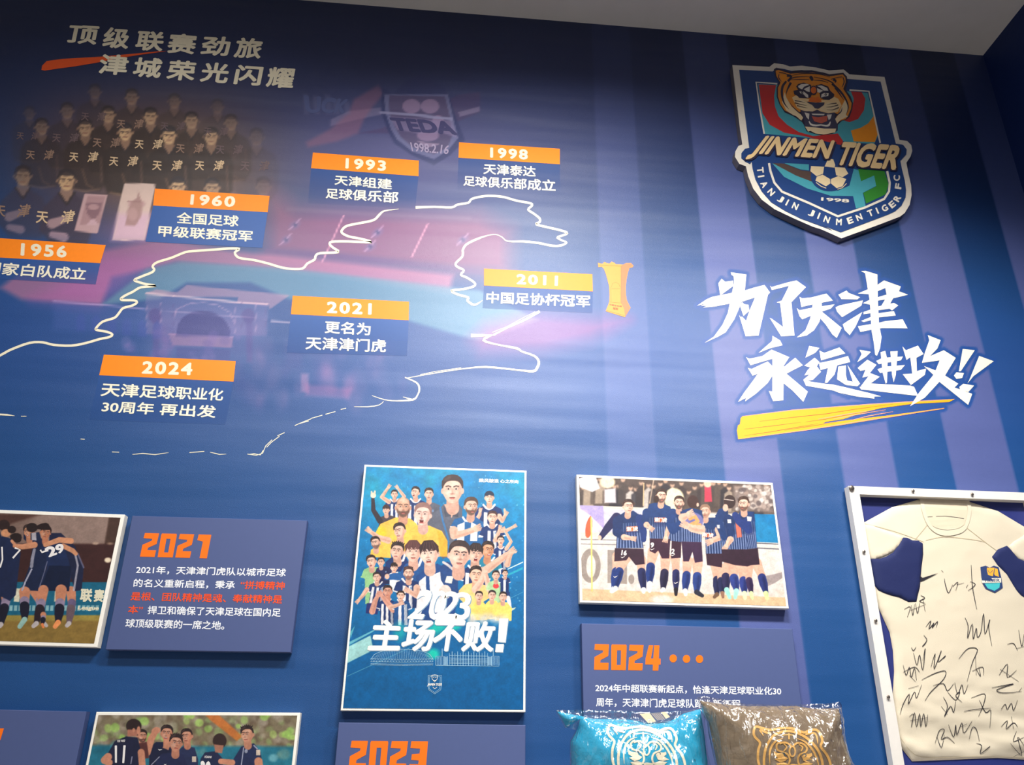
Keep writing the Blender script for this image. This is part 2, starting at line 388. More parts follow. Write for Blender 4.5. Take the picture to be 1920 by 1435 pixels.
for x, y in ((553, 422), (536, 450), (708, 436), (694, 463), (868, 450)):
    S.ell(x, y, 11, 7, (110, 92, 140), -35, 6, .6); S.ell(x, y, 4, 4, (60, 60, 110), 0, 3, .7)
    S.cap([(x-11, y+9), (x-3, y+2)], 1.3, (196, 160, 190), 2, .5); S.cap([(x+3, y-4), (x+10, y-12)], 1.3, (196, 160, 190), 2, .5)
S.poly([(880, 640), (910, 610), (1010, 585), (1180, 600), (1110, 640), (1020, 660), (900, 665)], (176, 70, 130), soft=40, al=.5)
# old stadium gate
st = (150, 112, 160)
S.fr = (100, 380, 3.2)
S.poly([(550, 545), (620, 520), (740, 540), (800, 495), (1420, 555), (1300, 640), (1290, 620), (1100, 600), (1110, 570), (730, 560)], (176, 128, 152), soft=8, al=.6)
S.poly([(555, 550), (730, 565), (1110, 600), (1290, 612), (1280, 800), (560, 790)], st, soft=10, al=.32); S.poly([(560, 640), (1285, 690), (1270, 950), (580, 930)], st, soft=120, al=.3)
S.cap([(560, 545), (725, 560)], 6, (214, 180, 190), 5, .7); S.cap([(725, 560), (1105, 598), (1285, 610)], 6, (214, 180, 190), 5, .7)
S.cap([(0, 592), (300, 615), (545, 640)], 5, (188, 160, 206), 6, .6); S.cap([(1310, 710), (1420, 720)], 6, (200, 170, 190), 5, .6)
S.poly([(690, 785), (1078, 806), (1074, 872), (715, 858)], (150, 112, 150), soft=6, al=.65)
S.poly([(738, 800), (742, 740), (775, 690), (835, 655), (900, 648), (965, 660), (1030, 705), (1060, 760), (1060, 812)], (46, 50, 116), soft=6, al=.9)
S.poly([(740, 870), (1060, 885), (1060, 1100), (730, 1080)], (50, 56, 124), soft=12, al=.5)
for x in (610, 1170):
    S.ell(x, 680, 38, 45, (66, 62, 126), 0, 10, .8); S.poly([(x-14, 680), (x+26, 680), (x+24, 960), (x-10, 960)], (70, 64, 130), soft=12, al=.6)
for x0, x1 in ((560, 640), (645, 720), (1090, 1130), (1215, 1275)):
    S.cap([(x0, 600), (x0, 780)], 3, (176, 140, 176), 5, .4); S.cap([(x1, 600), (x1, 780)], 2, (70, 60, 120), 5, .4)
S.cap([(560, 640), (1285, 700)], 2.5, (190, 160, 190), 4, .35); S.cap([(720, 700), (740, 640), (820, 605), (900, 600), (985, 615), (1060, 660), (1085, 720)], 3, (190, 150, 180), 5, .45)
S.cap([(690, 785), (1078, 806)], 3, (186, 150, 186), 4, .5)
for i in range(6):
    x = 165+i*92; y = 690+i*9
    S.poly([(x-26, y+80), (x-26, y), (x, y-26), (x+26, y), (x+26, y+80)], (38, 66, 146), soft=14, al=.55)
for i in range(9): S.blobs(3, (380+i*80, 780, 470+i*80, 1000), (14, 34), [(116, 96, 160), (70, 70, 140), (140, 110, 170)], 16, .3, i)
S.poly([(0, 600), (545, 645), (560, 800), (0, 760)], (90, 96, 170), soft=40, al=.25)
S.fr = (0, 600, 1.745)
S.blobs(26, (520, 20, 560, 240), (6, 20), [(120, 90, 150), (60, 62, 130)], 16, .25, 4)
S.blobs(60, (770, 60, 1330, 260), (6, 26), [(132, 96, 150), (70, 68, 134), (150, 100, 150)], 22, .24, 5, 2.0)
S.poly([(985, 175), (1010, 175), (1010, 240), (985, 235)], (170, 120, 160), soft=8, al=.5)
S.poly([(1000, 210), (1150, 225), (1140, 260), (1000, 250)], (170, 100, 150), soft=16, al=.4)
S.fr = (0, 0, 1.0)
# 1956-60 team picture, sepia, melting into the navy
msk = np.exp(-(np.abs((PX-250)/245)**3.2)-(np.abs((PY-300)/150)**3.4))
blend((68, 52, 74), msk*.85)
blend((110, 78, 48), np.exp(-((PX-300)/170)**2-((PY-290)/90)**2)*.85); blend((140, 104, 84), np.exp(-((PX-340)/130)**2-((PY-350)/60)**2)*.75)
blend((150, 96, 140), np.exp(-((PX-300)/120)**2-((PY-440)/34)**2)*.6)
keep = S.c.copy()
def mixc0(a, b, t): return tuple(np.array(a)*(1-t)+np.array(b)*t)
def old_man(x, y, r, k, top=None, squat=False):
    """one member of the old team: dark pullover, pale face, lettering on the chest; k = how clear he still is"""
    y0 = y
    if not squat:
        S.poly([(x-r*3.0, y+r*3.2), (x-r*2.4, y+r*2.2), (x-r*.7, y+r*1.4), (x+r*.7, y+r*1.4), (x+r*2.4, y+r*2.3), (x+r*3.0, y+r*3.6), (x+r*2.9, y+r*7.2), (x+r*2.0, y+r*8.4), (x-r*2.4, y+r*8.2), (x-r*2.9, y+r*7)], (44, 31, 27), soft=6, al=.85*k)
        S.cap([(x-r*2, y+r*8.1), (x, y+r*8.5), (x+r*1.8, y+r*8.2)], r*.16, (150, 118, 90), 2.5, .45*k)
        S.cap([(x+r*2.1, y+r*4), (x+r*2.2, y+r*7.2)], r*.14, (120, 92, 78), 3, .5*k)
        S.cap([(x-r*.4, y+r*5.6), (x+r*.2, y+r*7.6), (x+r*1.0, y+r*8.0)], r*.13, (140, 108, 80), 3, .45*k)
    S.poly([(x-r*.5, y+r*.7), (x+r*.5, y+r*.7), (x+r*.75, y+r*1.5), (x, y+r*2.5), (x-r*.75, y+r*1.5)], (168, 130, 104), soft=2, al=.75*k)
    S.cap([(x-r*.85, y+r*1.4), (x, y+r*2.7), (x+r*.85, y+r*1.4)], r*.14, (44, 34, 36), 1.6, .8*k)
    S.ell(x, y-r*.15, r*1.02, r*1.15, (44, 34, 38), 0, 2.5, .92*k)
    S.ell(x, y+r*.12, r*.82, r*1.02, mixc0((150, 120, 104), (216, 176, 130), k), 0, 2.4, .9*k)
    S.ell(x-r*1.0, y+r*.1, r*.12, r*.24, (166, 128, 100), 0, 1.5, .8*k); S.ell(x+r*1.0, y+r*.1, r*.12, r*.24, (166, 128, 100), 0, 1.5, .8*k)
    S.ell(x, y-r*.85, r*.85, r*.42, (44, 34, 38), 0, 2.0, .9*k)
    for q in (-1, 1):
        S.cap([(x+q*r*.18, y-r*.08), (x+q*r*.55, y-r*.1)], r*.09, (64, 46, 44), 1.4, .8*k)
        S.ell(x+q*r*.36, y+r*.1, r*.15, r*.08, (54, 40, 42), 0, 1.3, .7*k)
    S.ell(x+r*.55, y+r*.4, r*.25, r*.5, (150, 112, 90), 0, 4, .4*k)
    S.cap([(x, y+r*.15), (x+r*.05, y+r*.42)], r*.06, (130, 96, 78), 1.5, .6*k)
    S.cap([(x-r*.25, y+r*.66), (x+r*.25, y+r*.66)], r*.08, (120, 74, 66), 1.4, .8*k)
OLD = []
for x, y, r, k in ((178, 172, 12, .3), (247, 182, 13, .5), (327, 190, 12, .4), (408, 200, 12, .25), (55, 212, 11, .25),
                   (126, 208, 13, .4), (203, 215, 13.5, .75), (282, 218, 13.5, .85), (359, 226, 13.5, .7), (433, 230, 13, .45),
                   (78, 238, 13.5, .5), (160, 240, 14, .8), (235, 248, 14, 1), (317, 254, 14.5, 1), (396, 256, 14, .85), (481, 257, 14, .25)):
    old_man(x, y, r, k); OLD.append((x, y, r, k))
for x, y, k in ((334, 350, 1), (398, 352, .8), (494, 350, .3)): old_man(x, y, 15, k, squat=True)
for x, y, r, k, lean in ((43, 330, 16, .6, 8), (125, 338, 17, .95, -2)):
    S.poly([(x-r*3, y+r*5.5), (x-r*2.6, y+r*3), (x-r*.9, y+r*1.4), (x+r*.9, y+r*1.6), (x+r*2.4, y+r*2.6), (x+r*2.9, y+r*5.2), (x+r*2.2, y+r*7.3), (x-r*1.5, y+r*7.3)], (58, 46, 62), soft=6, al=.85*k)
    old_man(x, y, r, k, squat=True); OLD.append((x, y, r, k))
    S.cap([(x-r*1.6, y+r*4.8), (x, y+r*4.2)], [r*.55, r*.35], (186, 150, 150), 3, .8*k)
    S.cap([(x-r*1.6, y+r*6.0), (x-r*.3, y+r*6.3)], [r*.35, r*.5], (186, 150, 160), 3, .8*k)
    OLD[-1] = (x-r*1.0, y-r*.2, r*1.1, k)
S.fr = (0, 150, 4.784)
S.poly([(765, 1020), (965, 1030), (880, 1375), (665, 1355)], (196, 158, 158), soft=5, al=.92)
S.poly([(785, 1040), (945, 1048), (895, 1290), (720, 1300)], (156, 118, 122), soft=8, al=.7)
S.poly([(770, 1105), (920, 1100), (900, 1180), (860, 1240), (820, 1250), (780, 1200)], (120, 86, 96), soft=8, al=.75)
S.ell(838, 1140, 50, 26, (190, 150, 150), 0, 10, .7); S.poly([(815, 1250), (850, 1250), (880, 1300), (780, 1300)], (206, 170, 180), soft=8, al=.7)
S.poly([(1120, 925), (1390, 935), (1370, 1060), (1300, 1440), (1000, 1440)], (214, 186, 174), soft=5, al=.95)
S.poly([(1060, 1200), (1350, 1200), (1300, 1440), (1000, 1440)], (206, 160, 200), soft=60, al=.5)
S.poly([(1225, 1060), (1240, 990), (1258, 1060), (1285, 1110), (1262, 1230), (1215, 1310), (1125, 1305), (1140, 1180), (1170, 1100)], (160, 122, 118), soft=12, al=.85)
S.ell(1190, 1205, 44, 58, (186, 148, 146), 0, 16, .7); S.cap([(1150, 1090), (1265, 1090)], 8, (150, 112, 110), 8, .7)
for q in ((1165, 1110), (1285, 1110)): S.ell(*q, 20, 26, (180, 140, 140), 0, 12, .6)
S.fr = (0, 0, 1.0)
dissolve = 1-np.clip(np.exp(-(np.abs((PX-262)/238)**4)-(np.abs((PY-300)/165)**4))*1.6, 0, 1)
a = (dissolve*(1-rbox(-100, 420, 300, 440, 12)))[..., None]*.75
S.c[:] = np.where((PY[..., None] < 450) & (PX[..., None] < 560), S.c*(1-a)+keep*a, S.c)
# scarf with the club shield held up by two arms
S.fr = (540, 130, 5.333)
S.poly([(700, 640), (940, 590), (1720, 250), (1920, 225), (1920, 430), (1700, 520), (1000, 640)], (66, 50, 92), soft=20, al=.55)
S.poly([(430, 500), (600, 420), (940, 380), (950, 450), (700, 500), (420, 570)], (130, 118, 150), soft=14, al=.5)
S.poly([(1700, 430), (1920, 370), (1920, 420), (1720, 475)], (130, 118, 150), soft=10, al=.6)
S.poly([(660, 300), (900, 160), (960, 240), (860, 360), (760, 500), (700, 640), (500, 720), (200, 780), (180, 730), (420, 600), (600, 440)], (138, 86, 112), soft=40, al=.5)
sh = [(940, 180), (1050, 250), (1160, 130), (1300, 60), (1420, 100), (1560, 180), (1620, 300), (1680, 480), (1770, 710), (1620, 860), (1460, 960), (1240, 860), (1060, 740), (990, 600), (930, 430)]
S.poly(sh, (36, 44, 92), soft=14, al=.8)
S.poly([(960, 250), (1600, 250), (1650, 480), (1700, 690), (1600, 810), (1460, 900), (1240, 820), (1090, 700), (1030, 600), (975, 430)], (124, 122, 158), soft=10, al=.6)
S.poly([(1010, 260), (1570, 270), (1620, 480), (1640, 660), (1600, 780), (1460, 850), (1250, 780), (1130, 680), (1070, 580), (1010, 430)], (66, 56, 94), soft=10, al=.8)
for q in ((1235, 370, 92, 72), (1420, 370, 92, 72), (1500, 520, 60, 60), (1400, 660, 110, 60)): S.ell(*q, (140, 116, 150), 0, 10, .7)
S.cap([(925, 430), (1300, 460), (1640, 500)], 14, (126, 124, 160), 6, .9)
S.poly([(1010, 470), (1640, 520), (1700, 690), (1560, 640), (1290, 640), (1090, 600)], (124, 112, 150), soft=10, al=.55)
S.cap([(1290, 715), (1400, 760), (1510, 750)], [4, 22, 4], (150, 128, 156), 8, .7)
for x, h in ((150, 180), (250, 160), (370, 170), (450, 120), (560, 100)): S.poly([(x, 420-h), (x+50, 430-h), (x+70, 450), (x+10, 450)], (104, 104, 140), soft=26, al=.3)
S.fr = (0, 0, 1.0)
S.c *= (1+(vn[..., None]-.5)*.06)
M_wall = wall_relief(mat('mural_wallpaper', vcol=True, rough=0.45, spec=0.55, var=0.02))
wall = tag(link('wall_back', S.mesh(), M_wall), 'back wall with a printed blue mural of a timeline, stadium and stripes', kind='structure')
# ------------------------------------------------------------------ printed lettering of the wall
PR = 0.5
def ink(name, rgb, rough=PR, **k): return mat(name, rgb, rough, spec=.35, **k)
I_cream = ink('cream_print', (236, 226, 198)); I_orange = ink('orange_print', (250, 134, 18)); I_white = ink('white_print', (238, 230, 206))
I_blue = ink('caption_blue_print', (44, 92, 160)); I_ghost = ink('ghost_print', (150, 138, 166)); I_navy = ink('navy_print', (30, 74, 142))
I_rust = ink('rust_print', (222, 84, 34))

def fade_box(name, quad, rgb, parent, layer, a0, a1):
    """translucent caption box whose ink thins out downwards"""
    n = 8; q = np.array(quad, float); v = []; al = []
    for i in range(n+1):
        t = i/n; v += [q[0]*(1-t)+q[3]*t, q[1]*(1-t)+q[2]*t]; al += [a0+(a1-a0)*t]*2
    v = np.array(v); me = mesh_from(wall_point(v[:, 0], v[:, 1], layer), [(2*i, 2*i+1, 2*i+3, 2*i+2) for i in range(n)])
    c = np.column_stack([np.tile(lin(rgb), (len(v), 1)), al]).astype(np.float32)
    at = me.color_attributes.new('Col', 'FLOAT_COLOR', 'POINT'); at.data.foreach_set('color', c.ravel())
    return link(name, me, mat('caption_tint', vcol=True, alpha=True, rough=PR), parent)

def year_label(bar, caption, year, yq, lines, what):
    F = Flat(0.0012); F.poly([bar], I_orange)
    o = F.build('year_label', wall, what)
    fade_box('caption_box', caption[:4], (40, 86, 156), o, 0.0009, caption[4], caption[5])
    G = Flat(0.0016); put_text(G, year, yq, I_cream, 0.04, 1.22); G.build('year_number', o)
    for s, q in lines:
        G = Flat(0.0016); put_text(G, s, q, I_white, 0.022); G.build('caption_text', o)
def L3(x0, y0, k, pts): return [(x0+a/k, y0+b/k) for a, b in pts]
A = (0, 0, 2.989); B = (500, 0, 2.989); C3 = (0, 400, 2.989); D4 = (500, 400, 2.989)
def q(fr, *p): return L3(*fr, p)
# 1956 runs out of the frame on the left
year_label(q(C3, (-430, 112), (593, 178), (562, 280), (-470, 222)), q(C3, (-470, 222), (562, 280), (536, 399), (-510, 340))+[.85, .55], '1956',
    q(C3, (118, 166), (376, 182), (372, 250), (114, 238)), [('国家白队成立', q(C3, (-78, 268), (490, 308), (476, 376), (-92, 340)))], 'orange and blue year label reading 1956, cut off at the left')
year_label(q(A, (868, 1057), (1511, 1098), (1500, 1190), (858, 1152)), q(A, (858, 1152), (1500, 1190), (1470, 1390), (815, 1355))+[.95, .85], '1960',
    q(A, (1070, 1088), (1322, 1100), (1315, 1162), (1064, 1148)), [('全国足球', q(A, (992, 1188), (1340, 1208), (1336, 1272), (988, 1252))), ('甲级联赛冠军', q(A, (890, 1262), (1418, 1294), (1412, 1356), (884, 1326)))], 'orange and blue year label reading 1960')
year_label(q(B, (259, 855), (853, 900), (851, 988), (249, 943)), q(B, (249, 943), (851, 988), (832, 1170), (232, 1140))+[.6, .1], '1993',
    q(B, (443, 885), (670, 900), (668, 960), (440, 945)), [('天津组建', q(B, (382, 980), (704, 1004), (702, 1064), (380, 1036))), ('足球俱乐部', q(B, (332, 1054), (740, 1074), (736, 1140), (330, 1112)))], 'orange year label reading 1993')
year_label(q(B, (1078, 798), (1643, 834), (1643, 921), (1075, 884)), q(B, (1075, 884), (1643, 921), (1645, 1100), (1068, 1070))+[.5, .05], '1998',
    q(B, (1252, 826), (1464, 838), (1464, 896), (1252, 884)), [('天津泰达', q(B, (1216, 916), (1508, 932), (1508, 992), (1214, 976))), ('足球俱乐部成立', q(B, (1104, 984), (1620, 1008), (1620, 1074), (1102, 1042)))], 'orange year label reading 1998')
year_label(q(D4, (146, 462), (798, 496), (796, 600), (136, 566)), q(D4, (136, 566), (796, 600), (786, 800), (112, 782))+[.85, .5], '2021',
    q(D4, (338, 494), (590, 504), (588, 570), (336, 560)), [('更名为', q(D4, (328, 602), (584, 616), (582, 686), (324, 672))), ('天津津门虎', q(D4, (220, 690), (670, 708), (668, 780), (216, 764)))], 'orange and blue year label reading 2021 beside the gate')
year_label(q(D4, (1218, 310), (1825, 342), (1828, 438), (1218, 405)), q(D4, (1218, 405), (1828, 438), (1826, 560), (1210, 532))+[.6, .35], '2011',
    q(D4, (1400, 340), (1634, 350), (1632, 408), (1400, 398)), [('中国足协杯冠军', q(D4, (1232, 438), (1814, 460), (1812, 528), (1230, 504)))], 'orange year label reading 2011 beside the cup')
year_label(q(C3, (582, 793), (1321, 829), (1309, 944), (556, 908)), q(C3, (556, 908), (1309, 944), (1262, 1186), (498, 1158))+[.7, .35], '2024',
    q(C3, (800, 828), (1082, 838), (1076, 910), (792, 900)), [('天津足球职业化', q(C3, (572, 948), (1256, 984), (1248, 1052), (562, 1026))), ('30周年 再出发', q(C3, (578, 1050), (1216, 1078), (1206, 1148), (566, 1116)))], 'orange and blue year label reading 2024')

# headline with its orange brush stroke
F = Flat(0.0010)
F.poly(q(A, (232, 392), (236, 368), (262, 342), (350, 330), (560, 318), (760, 300), (880, 288), (935, 287), (800, 305), (640, 330), (540, 352), (420, 372), (330, 384), (250, 396)), I_rust)
F.build('brush_stroke', wall, 'rust orange brush stroke under the headline')
F = Flat(0.0014)
for i, (ch, p) in enumerate(zip('顶级联赛劲旅', ((370, 138, 560, 252), (568, 150, 738, 276), (752, 170, 930, 290), (930, 184, 1112, 306), (1118, 198, 1300, 318), (1306, 208, 1480, 332)))):
    x0, y0, x1, y1 = p; put_text(F, ch, q(A, (x0+22, y0), (x1, y0+10), (x1-22, y1), (x0, y1-10)), I_cream, .032)
for i, (ch, p) in enumerate(zip('津城荣光闪耀', ((545, 300, 730, 424), (738, 318, 918, 440), (928, 334, 1108, 456), (1116, 346, 1294, 468), (1306, 362, 1480, 482), (1486, 374, 1662, 498)))):
    x0, y0, x1, y1 = p; put_text(F, ch, q(A, (x0+22, y0), (x1, y0+10), (x1-22, y1), (x0, y1-10)), I_cream, .032)
F.build('headline', wall, 'large cream slanted two-line headline')

# faint lettering on the old pullovers and on the scarf
F = Flat(0.0006); I_old = [ink('old_letter_print', (205, 176, 140)), ink('old_letter_faint_print', (140, 112, 96)), ink('old_letter_dim_print', (102, 84, 86))]
for x, y, r, k in OLD:
    m_ = I_old[0 if k > .78 else 1 if k > .45 else 2]; cy = y+r*3.9; s_ = r*.72
    put_text(F, '天', [(x-r*2.1, cy-s_*.9), (x-r*.9, cy-s_*.7), (x-r*1.0, cy+s_*.9), (x-r*2.2, cy+s_*.8)], m_, .02)
    put_text(F, '津', [(x+r*.5, cy-s_*.9), (x+r*1.9, cy-s_*1.1), (x+r*1.5, cy+s_*.8), (x+r*.2, cy+s_*1.0)], m_, .02)
F.build('pullover_lettering', wall)
F = Flat(0.0006); fr = (540, 130, 5.333)
put_text(F, 'TEDA', [(1010, 478), (1640, 520), (1700, 660), (1060, 610)], ink('shield_letter_print', (56, 54, 96)), .05, fr=fr)
put_text(F, '1998.2.16', [(1220, 730), (1620, 760), (1600, 850), (1240, 820)], I_ghost, .02, fr=fr)
put_text(F, 'UCK', [(150, 250), (620, 300), (560, 440), (180, 440)], ink('scarf_letter_print', (72, 80, 122)), .05, fr=fr)
F.build('shield_lettering', wall)

# the white route line across the mural
def o4(*p): return q(D4, *p)
F = Flat(0.0008)
r1 = q(C3, (-330, 930), (-160, 870), (0, 797), (60, 765), (165, 727), (240, 724), (300, 738), (400, 742), (480, 728), (560, 705), (610, 695), (630, 680), (600, 665), (545, 655), (538, 645), (575, 608), (640, 587), (665, 562), (690, 532), (740, 518), (768, 500), (750, 488), (690, 487), (677, 480), (700, 462), (745, 440), (790, 415), (874, 407), (820, 398), (765, 382), (755, 372), (800, 352), (850, 332), (865, 315), (855, 298), (880, 275), (960, 250), (1040, 218), (1100, 211), (1200, 204), (1280, 198), (1342, 200), (1316, 220), (1340, 250), (1420, 262), (1500, 281), (1570, 302), (1630, 312), (1695, 310))
r1 += o4((228, 282), (268, 260), (275, 238), (300, 224), (402, 218), (375, 195), (354, 175), (365, 160), (450, 158), (588, 162), (520, 142), (460, 130), (422, 110), (424, 92), (452, 70), (530, 54), (600, 38), (632, 8), (660, -13), (740, -24))
w1 = [4.5]*len(r1); w1[-1] = .5; w1[-2] = 3
F.stroke(r1, w1, I_cream, sm=3)
r2 = q(B, (835, 1163), (940, 1160), (1035, 1163), (1070, 1147), (1130, 1137), (1150, 1115), (1210, 1101), (1260, 1098), (1330, 1105), (1400, 1125), (1480, 1140), (1485, 1155), (1465, 1175), (1500, 1200), (1530, 1225), (1530, 1245), (1510, 1258), (1600, 1280), (1660, 1295), (1685, 1308), (1650, 1323), (1628, 1332), (1660, 1350), (1682, 1360), (1650, 1376), (1600, 1378), (1520, 1362), (1440, 1354), (1350, 1352), (1320, 1330), (1285, 1315), (1240, 1320), (1180, 1340), (1120, 1370), (1100, 1400))
r2 += o4((1100, 220), (1095, 245), (1060, 280), (1068, 300), (1105, 320), (1088, 345), (1120, 360), (1165, 390), (1160, 410), (1100, 426), (1034, 434), (1070, 455), (1130, 472), (1125, 490), (1165, 514), (1210, 488))
w2 = [4.2]*len(r2); w2[28:32] = [2.5, 2, 1.6, 2]; w2[0] = 5; w2[-1] = 1; w2[20:24] = [4, 4, 3.4, 3.4]
F.stroke(r2, w2, I_cream, sm=3)
F.stroke(o4((1530, 550), (1450, 596), (1350, 642), (1270, 682)), [5, 4.4, 3, 3.5], I_cream); F.stroke(o4((1505, 552), (1430, 590), (1350, 634), (1265, 668)), [1.2, 1.2, 1, 1.2], I_cream)
F.stroke(o4((1145, 685), (1200, 685), (1280, 684)), [6.5, 5, 1.5], I_cream)
F.stroke(o4((1260, 684), (1215, 712), (1290, 736), (1400, 757), (1430, 775), (1500, 800), (1525, 832), (1515, 868), (1490, 886), (1400, 878), (1230, 862), (1100, 872), (950, 895), (785, 924)), [3, 5, 3, 4.5, 3.4, 4, 4.6, 5, 4.6, 3, 3.6, 2.2, 2, 1.2], I_cream, sm=3)
F.stroke(o4((1090, 866), (940, 888), (860, 905)), 1, I_cream)
F.stroke(o4((775, 920), (840, 950), (856, 985), (845, 1020), (820, 1045), (730, 1052), (660, 1045), (590, 1022)), [2, 3, 3.4, 2.6, 3.6, 2.2, 1.6, .8], I_cream, sm=3)
F.stroke(o4((765, 1030), (820, 1046)), [1, 3], I_cream)
F.stroke(o4((655, 1055), (630, 1075), (570, 1085), (490, 1085)), [1, 1.4, 2, .8], I_cream, sm=2)
for s_ in (((445, 1093), (415, 1100)), ((385, 1112), (330, 1127)), ((312, 1132), (250, 1150)), ((250, 1152), (200, 1172), (158, 1190)), ((235, 1165), (180, 1180)), ((100, 1230), (60, 1248)), ((72, 1250), (25, 1285), (0, 1312)), ((30, 1270), (-6, 1305), (-22, 1345), (-58, 1357), (-108, 1350)), ((-20, 1330), (-35, 1355), (-70, 1348), (-100, 1352))):
    F.stroke(o4(*s_), 1.3, I_cream)
for s_ in (((-200, 1110), (0, 1128), (40, 1130), (82, 1136)), ((118, 1138), (148, 1138)), ((452, 1266), (475, 1267)), ((628, 1338), (668, 1340)), ((742, 1352), (800, 1347), (870, 1353), (945, 1342)), ((1062, 1342), (1145, 1335)), ((1178, 1340), (1230, 1352), (1268, 1350))):
    F.stroke(q(C3, *s_), [1.0]+[3.2 if s_[0][0] < -100 else 1.6]*(len(s_)-2)+[.6] if len(s_) > 2 else 1.3, I_cream)
F.build('route_line', wall, 'cream brushed route line winding between the year labels')

# orange cup next to 2011
F = Flat(0.0010); fr = (1100, 470, 10.25); I_cup = ink('cup_print', (250, 140, 60)); I_cup2 = ink('cup_side_print', (246, 112, 72)); I_cupl = ink('cup_line_print', (214, 96, 40))
F.poly([(215, 235), (300, 255), (345, 215), (385, 240), (440, 250), (480, 210), (535, 235), (560, 262), (640, 265), (700, 270), (760, 240), (850, 240), (900, 290), (880, 320), (820, 335), (790, 430), (765, 560), (750, 700), (755, 850), (770, 950), (845, 1100), (735, 1280), (365, 1165), (435, 985), (440, 850), (430, 680), (400, 560), (370, 450), (330, 350), (290, 310), (225, 320)], I_cup, fr=fr)
F.poly([(660, 290), (760, 245), (850, 245), (895, 292), (815, 335), (785, 430), (760, 560), (745, 700), (750, 850), (765, 955), (840, 1100), (740, 1270), (720, 1120), (660, 1000), (655, 700), (665, 420)], I_cup2, 1, fr)
for p in ([(350, 280), (660, 300), (700, 290)], [(660, 300), (660, 560), (655, 990)], [(440, 990), (560, 1000), (680, 1010)], [(470, 980), (465, 720), (500, 630), (560, 610), (620, 640), (640, 700)], [(480, 735), (640, 735)], [(380, 1150), (560, 1200), (730, 1250)], [(215, 280), (350, 285)]): F.stroke(p, .5, I_cupl, 2, fr)
put_text(F, '中国足协杯', [(440, 1025), (680, 1060), (680, 1095), (440, 1055)], ink('cup_letter_print', (90, 60, 40)), .02, layer=2, fr=fr)
put_text(F, '冠军', [(505, 1090), (605, 1105), (605, 1150), (505, 1135)], ink('cup_letter_print', (90, 60, 40)), .02, layer=2, fr=fr)
F.build('printed_cup', wall, 'orange printed trophy cup right of the 2011 label')
